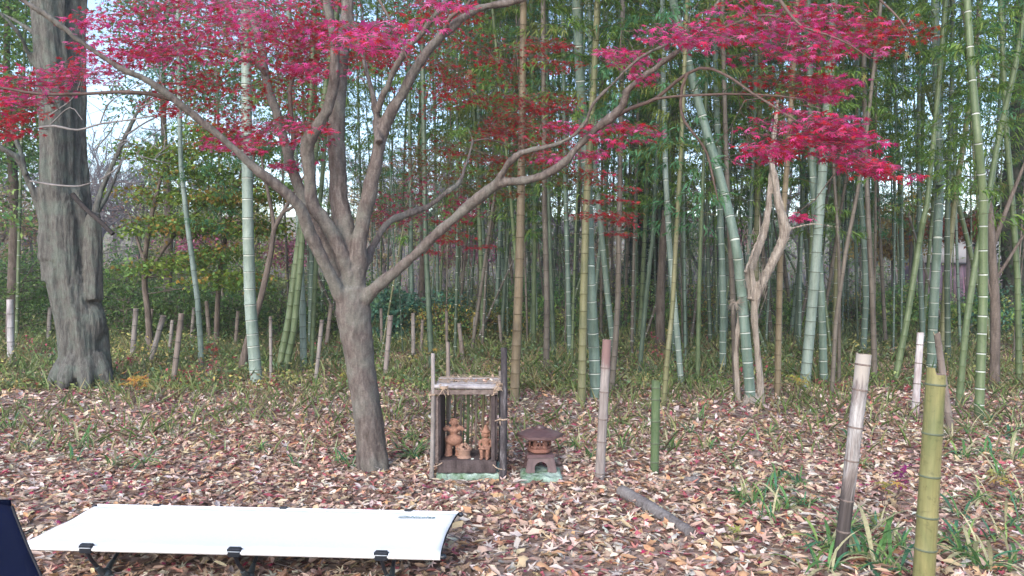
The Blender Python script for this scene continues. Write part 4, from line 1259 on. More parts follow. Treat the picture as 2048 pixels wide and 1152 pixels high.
g.V = [v - np.array(bt_pt) for v in g.V]
link(bpy.data.objects.new('thin_branch', g.mesh('thin_branch', [M['grey_twig']], True)), big_tree)

# ---- the twisted pale trunk ------------------------------------------------
DY = 7.75
gd = Geo()
fl2 = lambda a, t: 1 + .09 * np.cos(a * 3 + t * 4) + .07 * np.cos(a * 8 - t * 3)
def dl(px, ws, Y0, Y1, n=22):
    P = limb_points(px, Y0, Y1)
    w = np.interp(np.linspace(0, 1, len(P)), np.linspace(0, 1, len(ws)), ws)
    P, rr = resample(P, [a / 2 * DY / 1500 * .80 for a in w], .05)
    gd.tube(P, rr, n, True, flute=fl2)
dl([(1520, 838), (1522, 800), (1519, 740), (1513, 680), (1509, 630), (1514, 590), (1530, 555), (1550, 515), (1566, 480), (1570, 458), (1562, 425), (1554, 390), (1549, 350), (1543, 325), (1548, 270), (1556, 200)], [22, 17, 15, 15, 18, 22, 22, 22, 24, 26, 20, 18, 15, 14, 11, 7], DY, DY)
dl([(1478, 830), (1476, 780), (1473, 700), (1479, 640), (1490, 580), (1500, 540), (1515, 500), (1529, 460), (1537, 410), (1541, 360), (1544, 338)], [20, 14, 12, 12, 14, 20, 20, 18, 14, 12, 9], DY + .1, DY + .05)
dl([(1502, 600), (1505, 570), (1502, 545), (1497, 520)], [20, 20, 12, 3], DY, DY + .05, 12)
dl([(1572, 460), (1590, 455), (1625, 448), (1660, 452), (1700, 458)], [8, 5, 4, 3, 2], DY, DY - .1, 8)
dl([(1490, 545), (1505, 505), (1518, 470), (1520, 430)], [7, 6, 5, 3], DY - .08, DY - .05, 8)
for a, l in ((-140, .2), (-40, .22), (30, .2), (-90, .18)):
    c0 = at(1500, 815, DY); c0.z = 0; a = R(a)
    gd.tube(*resample([c0 + Vector((math.cos(a) * .03, math.sin(a) * .03, .12)), c0 + Vector((math.cos(a) * .1, math.sin(a) * .1, .03)), c0 + Vector((math.cos(a) * l, math.sin(a) * l, -.03))], [.035, .03, .012], .04), 10)
def dnoise(co):
    x, y, z = co[:, 0], co[:, 1], co[:, 2]
    return .003 * np.sin(x * 190 + z * 12) + .002 * np.sin(x * 90 - z * 20 + y * 130)
d_pt = Vector((at(1500, 822, DY).x, DY, 0))
dt = empty('twisted_tree', d_pt, 'pale twisted dead trunk of two stems joined at the top, shredding bark', 'tree')
link(bpy.data.objects.new('trunk', remesh(gd, .009, [M['dead_bark']], 'trunk', 1, dnoise, d_pt)), dt)
g = Geo()
for _ in range(36):     # shreds of bark and the tuft of fibres on its flank
    p = at(random.uniform(1490, 1530), random.uniform(460, 600), DY - .03)
    g.tube([p, p + Vector((random.uniform(-.04, .02), -.03, random.uniform(-.12, .1))), p + Vector((random.uniform(-.1, .04), -.05, random.uniform(-.25, .16)))], [.004, .003, .001], 4)
for _ in range(30):
    p = at(1472, 605, DY - .05)
    a = random.uniform(0, 6.28)
    g.tube([p, p + Vector((math.cos(a) * .05, -.03, math.sin(a) * .05)), p + Vector((math.cos(a + .5) * .1, -.02, math.sin(a + .5) * .1 - .03))], [.0025, .002, .001], 4)
g.V = [v - np.array(d_pt) for v in g.V]
link(bpy.data.objects.new('bark_shred', g.mesh('bark_shred', [M['dead_bark']], True)), dt)

# ---- slim broadleaved trees -------------------------------------------------
def slim_tree(paths, mat, label, Y, name='slim_tree', n=10):
    b = at(paths[0][0][0][0], paths[0][0][0][1], Y); b.z = float(gh(b.x, b.y)) 
    root = empty(name, b, label, 'tree')
    g = Geo()
    for px, ws in paths:
        P = limb_points(px, Y, Y)
        w = np.interp(np.linspace(0, 1, len(P)), np.linspace(0, 1, len(ws)), ws)
        P, rr = resample(P, [a / 2 * Y / 1500 for a in w], .12)
        g.tube(P, rr, n, True, wob=.08)
    g.V = [v - np.array(b) for v in g.V]
    link(bpy.data.objects.new('trunk', g.mesh('trunk', [M[mat]], True)), root)
    return root
slim_tree([([(484, 735), (496, 680), (515, 620), (528, 570), (543, 500), (548, 460), (566, 425), (585, 390), (610, 350)], [17, 14, 12, 12, 11, 10, 8, 6, 4]),
           ([(548, 470), (545, 430), (535, 380), (525, 330), (520, 260)], [9, 8, 7, 5, 3]), ([(566, 425), (600, 400), (625, 330)], [7, 5, 3])], 'brown_bark', 'crooked slim brown tree forking between the mint bamboo and the maple', 9.9)
slim_tree([([(1988, 785), (1990, 700), (1990, 600), (1984, 500), (1982, 440), (1978, 380), (1990, 300)], [20, 18, 17, 15, 12, 9, 6]),
           ([(1986, 490), (2005, 440), (2020, 400), (2040, 350), (2060, 300)], [11, 9, 8, 6, 4]), ([(1990, 560), (2010, 530), (2048, 470), (2075, 440)], [7, 6, 5, 4]), ([(1984, 600), (1975, 560), (1965, 540)], [5, 4, 2])], 'brown_bark', 'brown forked tree near the right edge beside the tall green bamboo', 8.9)
slim_tree([([(500, 700), (502, 560), (500, 420), (508, 300)], [14, 12, 10, 6])], 'brown_bark', 'slender brown trunk just behind the tall mint bamboo', 12.5)
slim_tree([([(1320, 700), (1322, 560), (1330, 420)], [20, 17, 12])], 'brown_bark', 'dull brown trunk behind the slim pale green bamboo', 13)

def crown_mesh(seed, blobs, nclump, per, cols, leaf=.06, flat=.5, spread=.22, aspect=.55):
    """leaf clumps spread through ellipsoids: blobs = (cx,cy,cz,rx,ry,rz)"""
    r = np.random.default_rng(seed)
    B = np.array(blobs, float)
    vol = B[:, 3] * B[:, 4] * B[:, 5]; i = r.choice(len(B), nclump, p=vol / vol.sum())
    u = r.normal(0, 1, (nclump, 3)); u /= np.linalg.norm(u, axis=1)[:, None]
    u *= (r.uniform(0.1, 1, (nclump, 1)) ** .45)
    cen = B[i, :3] + u * B[i, 3:6]
    n = nclump * per
    off = r.normal(0, 1, (n, 3)) * [spread, spread, spread * flat]
    T = np.repeat(cen, per, 0) + off
    cols = np.array(cols)
    ccl = cols[r.integers(0, len(cols), nclump)] * r.uniform(.75, 1.25, (nclump, 1))
    c = np.repeat(ccl, per, 0) * r.uniform(.75, 1.25, (n, 1))
    s = leaf * r.uniform(.6, 1.3, n)
    V, F, cc = bake(BV, BF, rots(n, r.uniform(0, 6.28, n), r.normal(-.3, .5, n), r.normal(0, .5, n)), np.stack([s * aspect, s, s], 1), T, c)
    return V, F, cc, cen
def leafy(name, label, cat, base, blobs, nclump, per, cols, leaf, stems, mat='brown_bark', group=None, seed=1, partname='foliage', **kw):
    V, F, cc, cen = crown_mesh(seed, blobs, nclump, per, cols, leaf, **kw)
    root = empty(name, base, label, cat, group)
    link(bpy.data.objects.new(partname, mesh_np(partname, V, F, M['plant_leaf'], cc)), root)
    g = Geo()
    for P, rr in stems:
        P, rr = resample(P, rr, .25); g.tube(P, rr, 7, True)
    r = random.Random(seed)
    allp = np.vstack([np.array([list(q) for q in resample(P, rr, .2)[0]]) for P, rr in stems])
    for q in cen[::max(1, len(cen) // 45)]:
        j = allp[np.argmin(((allp - q) ** 2).sum(1) + np.where(allp[:, 2] > q[2], .5, 0))]
        g.tube([j, (j + q) / 2 + [0, 0, .04], q], [.009, .006, .003], 4)
    link(bpy.data.objects.new('stem' if name in ('shrub',) else 'trunk', g.mesh('trunk', [M[mat]], True)), root)
    return root
def gpt(px, Y):
    x = (px - 1024) / 1500 * Y
    return Vector((x, Y, float(gh(x, Y))))

# green maple with flat tiers, left
Y = 12.5; b = gpt(300, Y); s = Y / 1500
def rel(px, py, rx, ry, b=b, Y=Y, dy=0.0, rd=None):
    p = at(px, py, Y) - b
    k = Y / 1500
    return (p.x, p.y + dy, p.z, rx * k, (rd if rd is not None else rx * k * .8), ry * k)
GMAP = [(0.17, 0.25, 0.04), (0.22, 0.31, 0.05), (0.13, 0.22, 0.045), (0.34, 0.22, 0.05), (0.15, 0.27, 0.07)]
leafy('green_maple', 'green leaved tree in flat tiers behind the stakes, turning rusty on top', 'tree', b,
      [rel(330, 300, 80, 22), rel(400, 345, 80, 25), rel(300, 390, 60, 20), rel(420, 400, 80, 20), rel(370, 450, 95, 18), rel(290, 460, 50, 16), rel(460, 460, 70, 16), rel(420, 510, 80, 16), rel(330, 530, 70, 18), rel(480, 380, 40, 30), rel(450, 560, 90, 16)],
      230, 46, GMAP, .075, [([(0, 0, 0), (-.05, 0, .8), (-.1, 0, 1.5), (.1, 0, 2.6), (.3, .1, 3.4)], [.06, .05, .045, .035, .015]), ([(-.08, 0, 1.3), (.35, .1, 2.0), (.9, .2, 2.6)], [.035, .03, .012]), ([(-.1, 0, 1.6), (-.35, 0, 2.4)], [.03, .012])], seed=5, flat=.28, aspect=.7)
b2 = gpt(430, 13.0)
leafy('green_maple', 'smaller green tree right of the tiered one, behind the thin pale bamboo', 'tree', b2,
      [rel(500, 300, 50, 30, b2, 13.0), rel(560, 380, 50, 20, b2, 13.0), rel(540, 450, 50, 20, b2, 13.0), rel(430, 270, 50, 20, b2, 13.0)],
      90, 42, GMAP, .075, [([(0, 0, 0), (.1, 0, 1.5), (.4, 0, 2.8), (.6, 0, 3.6)], [.05, .04, .03, .012])], seed=6, flat=.28, aspect=.7)
TREE_G = [(0.11, 0.22, 0.055), (0.15, 0.29, 0.07), (0.11, 0.25, 0.10), (0.22, 0.32, 0.09)]
for k, (px, Yt, lab, bl_) in enumerate([
        (20, 14, 'leafy green tree behind the left side of the old grey tree', [(20, 40, 110, 90), (30, 190, 100, 60), (0, 300, 80, 60), (50, 420, 70, 40)]),
        (-60, 17, 'leafy green tree at the far left edge', [(-40, 60, 120, 120), (-20, 260, 120, 100)]),
        (330, 17, 'tall light green tree behind the tiered maple', [(330, 60, 120, 80), (430, 170, 90, 60), (300, 200, 60, 40)]),
        (620, 19, 'tall green tree glimpsed between the maple limbs', [(620, 60, 120, 80), (640, 260, 80, 60), (560, 180, 60, 60)]),
        (840, 21, 'green tree far behind the right limbs of the maple', [(820, 80, 130, 90), (880, 250, 90, 70)])]):
    bb = gpt(px, Yt)
    bls = [rel(a, c, rx, ry, bb, Yt, 0, 1.2) for a, c, rx, ry in bl_]
    leafy('broadleaf_tree', lab, 'tree', bb, bls, 150, 44, TREE_G, .10, [([(0, 0, -.1), (.1, 0, 2.5), (0, 0, 5), (.1, 0, 8)], [.11, .09, .06, .02])], seed=20 + k, flat=.6, spread=.3, mat='brown_bark')

# ---- shrubs -----------------------------------------------------------------
HEDGE = [(0.08, 0.16, 0.04), (0.11, 0.20, 0.05), (0.065, 0.13, 0.04), (0.15, 0.22, 0.06)]
TEALB = [(0.08, 0.21, 0.15), (0.11, 0.26, 0.18), (0.14, 0.26, 0.13), (0.07, 0.16, 0.11)]
BRIGHT = [(0.19, 0.36, 0.10), (0.29, 0.43, 0.12), (0.14, 0.29, 0.10), (0.42, 0.45, 0.15)]
YEL = [(0.36, 0.30, 0.08), (0.46, 0.34, 0.09), (0.25, 0.24, 0.07), (0.40, 0.24, 0.08)]
def shrub(px, Y, w, h, cols, label, seed, leaf=.065, ncl=80, per=34, group=None, z=0.0):
    b = gpt(px, Y)
    bl_ = [(0, 0, h * .5 + z, w * .5, w * .45, h * .48), (w * .25, .1, h * .4 + z, w * .35, w * .3, h * .35), (-w * .28, 0, h * .42 + z, w * .3, w * .3, h * .36)]
    st = [([(0, 0, -.03), (random.uniform(-.1, .1), 0, h * .4), (random.uniform(-.2, .2) * w, 0, h * .8)], [.02, .014, .006]) for _ in range(3)]
    return leafy('shrub', label, 'shrub', b, bl_, ncl, per, cols, leaf, st, group=group, seed=seed, flat=.7, spread=.11)
shrub(30, 14.3, 2.3, 1.9, HEDGE, 'dark green shrub at the left edge behind the old grey tree', 31, ncl=170)
shrub(250, 14.6, 2.0, 1.5, HEDGE, 'dark green shrub right of the old grey tree behind the leaning stakes', 32, ncl=150)
shrub(355, 14.5, 1.8, 1.25, HEDGE, 'dark green shrub behind the tallest tan stake', 33, ncl=130)
shrub(460, 14.8, 1.6, 1.1, HEDGE, 'dark low shrub behind the three short stakes', 34, ncl=110)
shrub(800, 14.6, 1.1, 1.15, TEALB, 'bluish green broad leaved shrub right of the maple trunk', 35, leaf=.10, ncl=80)
shrub(885, 14.8, .9, 1.0, TEALB, 'bluish green shrub above the shrine, right of the larger one', 36, leaf=.09, ncl=60)
shrub(872, 14.2, 1.0, .8, YEL + BRIGHT, 'yellowish shrub in front of the bluish green shrubs', 37, leaf=.06, ncl=45)
shrub(1040, 16, 1.2, 1.1, BRIGHT, 'light green shrub far behind the golden brown bamboo', 38, ncl=60)
shrub(1120, 15, 1.2, 1.0, BRIGHT, 'light green shrub far behind the lantern', 39, ncl=60)
shrub(1290, 16, 1.6, 1.35, BRIGHT, 'light green shrub behind the green cut post', 40, ncl=80)
shrub(1400, 17, 1.6, 1.3, BRIGHT + YEL, 'yellow green shrub left of the curved bamboo', 41, ncl=80)
shrub(1590, 16, 1.4, .9, BRIGHT, 'green shrub behind the twisted trunk', 42, ncl=60)
shrub(1800, 15.5, 1.3, 1.1, BRIGHT, 'bright green shrub behind the short white post', 43, leaf=.08, ncl=90)
shrub(1905, 15.5, 1.2, .8, BRIGHT, 'bright green shrub behind the tall green bamboo at right', 44, leaf=.08, ncl=80)
shrub(2010, 15.0, 1.4, 1.1, BRIGHT + TEALB, 'bright green shrub at the right edge', 45, leaf=.08, ncl=90)
shrub(1700, 18, 1.4, .9, HEDGE + YEL, 'dull green shrub behind the fallen logs', 46, ncl=60)
for k, (px, Yt, w, h, pal, lab) in enumerate([
        (215, 20, 3.0, 2.3, 0, 'mid green thicket shrub far behind the broken dark branch'), (330, 21, 3.2, 2.1, 1, 'yellow green thicket shrub far behind the tiered green tree'),
        (450, 19, 2.8, 1.9, 0, 'green thicket shrub far behind the short stakes'), (100, 19, 3.0, 2.3, 0, 'green thicket shrub far behind the old grey tree'),
        (560, 20, 2.6, 1.7, 1, 'yellow green thicket shrub far behind the leaning green pair'), (700, 20, 2.6, 1.6, 0, 'green thicket shrub far behind the maple fork'),
        (-10, 18, 2.6, 2.2, 0, 'green thicket shrub at the far left edge'), (1230, 21, 3.0, 1.6, 1, 'yellow green thicket shrub far behind the stout bamboo'),
        (1500, 22, 3.0, 1.6, 1, 'pale green thicket shrub far behind the twisted trunk'), (2030, 19, 2.4, 1.4, 0, 'green thicket shrub far behind the tall green bamboo'),
        (1740, 23, 3.2, 1.4, 1, 'pale yellow green thicket shrub below the yellow leaved tree'), (950, 22, 3.0, 1.6, 1, 'yellow green thicket shrub far behind the shrine'),
        (1080, 23, 3.0, 1.5, 0, 'green thicket shrub far behind the golden brown bamboo')]):
    shrub(px, Yt, w, h, (TREE_G, [(0.20, 0.26, 0.08), (0.28, 0.32, 0.12), (0.14, 0.20, 0.07), (0.34, 0.30, 0.12)])[pal], lab, 300 + k, leaf=.09, ncl=130, per=34)
shrub(660, 14.5, 1.2, .9, HEDGE, 'low dark shrub directly behind the maple trunk', 47, ncl=70)
shrub(560, 14.5, 1.3, 1.0, HEDGE + BRIGHT, 'low green shrub behind the leaning green bamboo pair', 48, ncl=70)
shrub(970, 14.5, 1.2, .8, HEDGE + YEL, 'low olive shrub just behind the shrine', 49, ncl=60)

# ---- far trees on the slope --------------------------------------------------
def bare_tree_mesh(seed, H, fine=True):
    r = np.random.default_rng(seed)
    g = Geo()
    def grow(p, d, L, rad, lev):
        q = p + d * L * .5 + r.normal(0, .05 * L, 3); e = q + (d + r.normal(0, .2, 3)) * L * .5
        g.tube([p, q, e], [rad, rad * .8, rad * .62], 5 if lev < 2 else 3, False)
        if lev >= 5 or rad < .004: return
        for k in range(r.integers(2, 4) + (1 if lev > 1 else 0)):
            s = r.uniform(.35, 1.0)
            b = p + (e - p) * s
            nd = d + r.normal(0, .55, 3) + np.array([0, 0, .12]); nd /= np.linalg.norm(nd)
            grow(b, nd, L * r.uniform(.5, .8), rad * .55, lev + 1)
    p = np.array([0, 0, -.1]); 
    d = np.array([r.normal(0, .05), r.normal(0, .05), 1.0])
    grow(p, d, H * .38, H * .012, 0)
    for k in range(4):
        grow(p + d * H * .3 * r.uniform(.5, 1.1), np.array([r.normal(0, .5), r.normal(0, .5), .8]), H * .28, H * .007, 1)
    return g.mesh('trunk', [M['far_bark']], False)
bares = [bare_tree_mesh(200 + k, 8) for k in range(4)]
for k in range(44):
    Yt = random.uniform(25, 48); px = random.uniform(-150, 2200)
    bb = gpt(px, Yt)
    o = bpy.data.objects.new('bare_tree', bares[k % 4])
    o.location = bb; o.rotation_euler = (0, 0, random.uniform(0, 6.28)); s = random.uniform(.8, 1.4); o.scale = (s, s, s)
    link(o)
    side = 'left of the maple' if px < 650 else ('behind the maple and shrine' if px < 1150 else ('behind the middle of the grove' if px < 1650 else 'behind the right of the grove'))
    tag(o, 'bare grey tree with fine twigs on the far slope ' + side, 'tree', 'bare grey trees on the far slope')
# brushwood on the slope
def brush():
    n = 5000
    y = rng.uniform(24, 60, n); x = rng.uniform(-.8, .8, n) * y
    L = rng.uniform(.5, 1.8, n)
    col = palette(n, [(0.36, 0.33, 0.34), (0.26, 0.23, 0.23), (0.42, 0.37, 0.38), (0.36, 0.27, 0.22), (0.28, 0.32, 0.15), (0.46, 0.27, 0.30)], [5, 4, 4, 3, 2, 1])
    T = np.stack([x, y, gh(x, y)], 1)
    V, F, c = bake(BV, BF, rots(n, None, rng.uniform(.9, 1.9, n), rng.normal(0, .5, n)), np.stack([rng.uniform(.02, .07, n), L, L * .5], 1), T, col)
    n2 = 42000
    y = rng.uniform(24, 55, n2); x = rng.uniform(-.8, .8, n2) * y
    z = gh(x, y) + rng.uniform(0, 1, n2) ** 1.4 * (1.9 + 1.5 * np.sin(x * .9) * np.sin(y * .6 + x * .3))
    s = rng.uniform(.06, .16, n2)
    col = palette(n2, [(0.36, 0.31, 0.30), (0.24, 0.32, 0.12), (0.44, 0.31, 0.23), (0.42, 0.46, 0.16), (0.50, 0.22, 0.26), (0.30, 0.28, 0.27)], [4, 6, 3, 5, 1, 3])
    V2, F2, c2 = bake(BV, BF, rots(n2, None, rng.normal(0, 1, n2), rng.normal(0, .8, n2)), np.stack([s * .5, s, s], 1), np.stack([x, y, z], 1), col)
    o = link(bpy.data.objects.new('brushwood', mesh_np('brushwood', np.vstack([V, V2]), np.vstack([F, F2 + len(V)]), M['plant_leaf'], np.vstack([c, c2]))))
    tag(o, 'dull grey and lavender brushwood covering the far slope', 'brushwood', None, 'stuff')
brush()
FP = [(0.50, 0.13, 0.24), (0.42, 0.08, 0.16), (0.56, 0.22, 0.32)]
FO = [(0.50, 0.36, 0.10), (0.42, 0.24, 0.08), (0.55, 0.42, 0.16)]
FB = [(0.30, 0.16, 0.12), (0.36, 0.20, 0.15), (0.24, 0.15, 0.12)]
for k, (px, py, Yt, w, h, cols, lab) in enumerate([
        (400, 480, 27, 2.2, 1.0, FP, 'pink leaved tree far behind the thin pale bamboo'),
        (470, 460, 30, 2.0, .9, FP, 'pink leaved tree far off just left of the mint bamboo'),
        (575, 505, 26, 1.2, 1.2, FP, 'small pink tree far off behind the leaning green pair'),
        (920, 500, 26, 2.2, 1.4, FP + FB, 'dusky pink tree far off above the bluish green shrubs'),
        (1440, 480, 28, 1.6, 1.1, FP, 'mauve pink tree far off left of the twisted trunk'),
        (1120, 520, 30, 2.4, 1.2, FB, 'russet tree on the slope between the golden and blue green bamboo'),
        (1815, 440, 19, 1.7, 1.1, FO, 'yellow leaved tree behind the bamboo at the right'),
        (1780, 490, 20, 1.5, .6, FO, 'low yellow branches left of the yellow leaved tree'),
        (1690, 430, 30, 2.6, 1.0, FB, 'russet tree far off right of the mint bamboo'),
        (1930, 460, 18, 1.4, .4, [(0.36, 0.09, 0.06), (0.30, 0.12, 0.07)], 'rusty red branch foliage beside the brown forked tree'),
        (60, 450, 28, 3.0, 1.6, FB + FO, 'tan leaved tree far off behind the old grey tree'),
        (290, 430, 32, 2.4, 1.6, FB, 'russet brown tree far off in the gap right of the old grey tree'),
        (1320, 420, 24, 1.8, 1.0, FO + FB, 'ochre leaved tree far off above the green cut post')]):
    bb = gpt(px, Yt); p = at(px, py, Yt) - bb
    leafy('autumn_tree', lab, 'tree', bb, [(0, 0, p.z, w * .5 + .3, w * .4, h * .5), (.5, .3, p.z + .3, w * .35, w * .3, h * .4)], 55, 34, cols, .12, [([(0, 0, -.1), (.1, 0, p.z * .5), (0, 0, p.z + .3)], [.09, .07, .02])], seed=60 + k, flat=.4, spread=.3, mat='far_bark')
far_kinds = []
for k in range(5):
    pal = ([(0.30, 0.38, 0.13), (0.22, 0.32, 0.10), (0.38, 0.42, 0.15)], [(0.18, 0.30, 0.10), (0.14, 0.24, 0.09), (0.24, 0.34, 0.12)], [(0.42, 0.30, 0.18), (0.36, 0.24, 0.16), (0.45, 0.36, 0.2)],
           [(0.16, 0.28, 0.12), (0.22, 0.34, 0.16)], [(0.40, 0.42, 0.14), (0.46, 0.40, 0.14), (0.3, 0.36, 0.12)])[k]
    V, F, cc, cen = crown_mesh(400 + k, [(0, 0, 3.0, 1.6, 1.3, 1.5), (.8, .3, 4.6, 1.3, 1.2, 1.2), (-.9, 0, 4.0, 1.2, 1.1, 1.2), (.2, 0, 5.8, 1.0, 1.0, 1.0)], 150, 34, pal, .13, flat=.5, spread=.3)
    g = Geo()
    for P in ([(0, 0, -.2), (.1, 0, 2.0), (-.1, 0, 4.0), (.1, 0, 6.3)], [(.05, 0, 1.6), (.7, .1, 3.2), (.9, .2, 4.8)], [(.05, 0, 1.9), (-.6, 0, 3.2), (-.9, 0, 4.4)]):
        P, rr = resample(P, [.10, .08, .05, .02][:len(P)], .4); g.tube(P, rr, 6, True)
    far_kinds.append((mesh_np('crown', V, F, M['plant_leaf'], cc), g.mesh('trunk', [M['far_bark']], True), ('pale yellow green', 'mid green', 'russet', 'deep green', 'golden green')[k]))
for i, px in enumerate(list(range(-120, 2260, 110)) + [-240, -330, -420, -510, -620, -740]):
    Yt = random.uniform(25, 33); k = random.randrange(5); cm_, tm_, nm_ = far_kinds[k]
    if 170 < px < 250 or 1850 < px < 2000: continue
    near = 'left of the maple' if px < 620 else ('between maple and shrine' if px < 950 else ('behind the middle of the grove' if px < 1500 else 'behind the right of the grove'))
    rt = empty('far_tree', gpt(px + random.uniform(-30, 30), Yt), '%s bushy tree at the far edge, %s' % (nm_, near), 'tree', 'bushy trees at the far edge of the grove')
    rt.rotation_euler = (0, 0, random.uniform(0, 6.28)); sc_ = random.uniform(.6, 1.0); rt.scale = (sc_, sc_, sc_ * random.uniform(.8, 1.1))
    link(bpy.data.objects.new('crown', cm_), rt); link(bpy.data.objects.new('trunk', tm_), rt)
# dark ivy-clad trunks
def ivy_trunk(px, Y, pts, w, label, seed):
    bb = gpt(px, Y)
    P = [at(x, y, Y) - bb for x, y in pts]; P[0] = Vector((P[0].x, 0, -.1))
    root = empty('ivy_clad_tree', bb, label, 'tree')
    g = Geo(); Q, rr = resample(P, np.linspace(w / 2, w * .35, len(P)), .3)
    g.tube(Q, rr, 12, True, wob=.1)
    link(bpy.data.objects.new('trunk', g.mesh('trunk', [M['ivy_bark']], True)), root)
    n = 2600; r = np.random.default_rng(seed)
    j = r.integers(0, len(Q), n); a = r.uniform(0, 6.28, n)
    T = Q[j] + np.stack([np.cos(a) * rr[j] * 1.15, np.sin(a) * rr[j] * 1.15, r.uniform(-.25, .25, n)], 1) * r.uniform(.9, 1.5, (n, 1)) ** [1, 1, 0]
    c = np.array([(0.03, 0.075, 0.025), (0.05, 0.10, 0.03), (0.02, 0.05, 0.02)])[r.integers(0, 3, n)]
    V, F, cc = bake(BV, BF, rots(n, a - 1.57, r.uniform(-1.4, -.3, n), r.normal(0, .4, n)), np.stack([np.full(n, .07), np.full(n, .09), np.full(n, .09)], 1), T, c)
    link(bpy.data.objects.new('ivy', mesh_np('ivy', V, F, M['plant_leaf'], cc)), root)
ivy_trunk(1270, 20, [(1272, 640), (1274, 480), (1285, 350), (1290, 150)], .42, 'dark ivy covered trunk behind the grove left of the green cut post', 1)
ivy_trunk(1300, 21, [(1296, 630), (1310, 500), (1330, 380), (1350, 200)], .34, 'leaning dark ivy covered trunk right of the straight ivy trunk', 2)
ivy_trunk(2035, 17, [(2030, 660), (2032, 540), (2022, 420), (2040, 250), (2050, 0)], .55, 'thick dark trunk at the right edge behind the forked brown tree', 3)

# far hut
hb = gpt(1925, 27)
hut = empty('hut', hb, 'small white walled hut with mauve lower boards behind the bamboo at right', 'hut')
hut.scale = (.8, .8, .8)
g = Geo(); g.box((0, 1.0, 2.75), (3.4, 2.2, 1.3)); g.obj('wall', [M['wall_white']], hut)
g = Geo(); g.box((0, .98, 1.0), (3.38, 2.2, 2.2)); lw = g.obj('lower_wall', [M['wall_mauve']], hut)
for i in range(14):
    g = Geo(); g.box((-1.6 + i * .246, -.145, 1.0), (.22, .04, 2.15)); g.obj('plank', [M['wall_mauve']], lw)
g = Geo(); g.box((0, -.2, 2.06), (3.6, .14, .09)); g.obj('beam', [M['roof_dark']], hut)
g = Geo()
g.add([[-2.1, -.7, 3.4], [2.1, -.7, 3.4], [2.1, 1, 4.2], [-2.1, 1, 4.2], [2.1, 2.7, 3.4], [-2.1, 2.7, 3.4], [-2.1, -.7, 3.3], [2.1, -.7, 3.3], [2.1, 2.7, 3.3], [-2.1, 2.7, 3.3]],
      [[0, 1, 2, 3], [3, 2, 4, 5], [6, 7, 1, 0], [5, 4, 8, 9], [6, 9, 8, 7]])
g.add([[-2.1, -.7, 3.3], [-2.1, 2.7, 3.3], [-2.1, 1, 4.2], [2.1, -.7, 3.3], [2.1, 2.7, 3.3], [2.1, 1, 4.2]], [[0, 2, 1], [3, 4, 5]])
g.obj('roof', [M['roof_dark']], hut)
g = Geo(); g.box((.5, -.13, 2.7), (.7, .05, .6)); wf = g.obj('window', [M['wall_white']], hut)
g = Geo(); g.box((.5, -.165, 2.7), (.6, .02, .5)); g.obj('pane', [M['glass_dark']], wf)

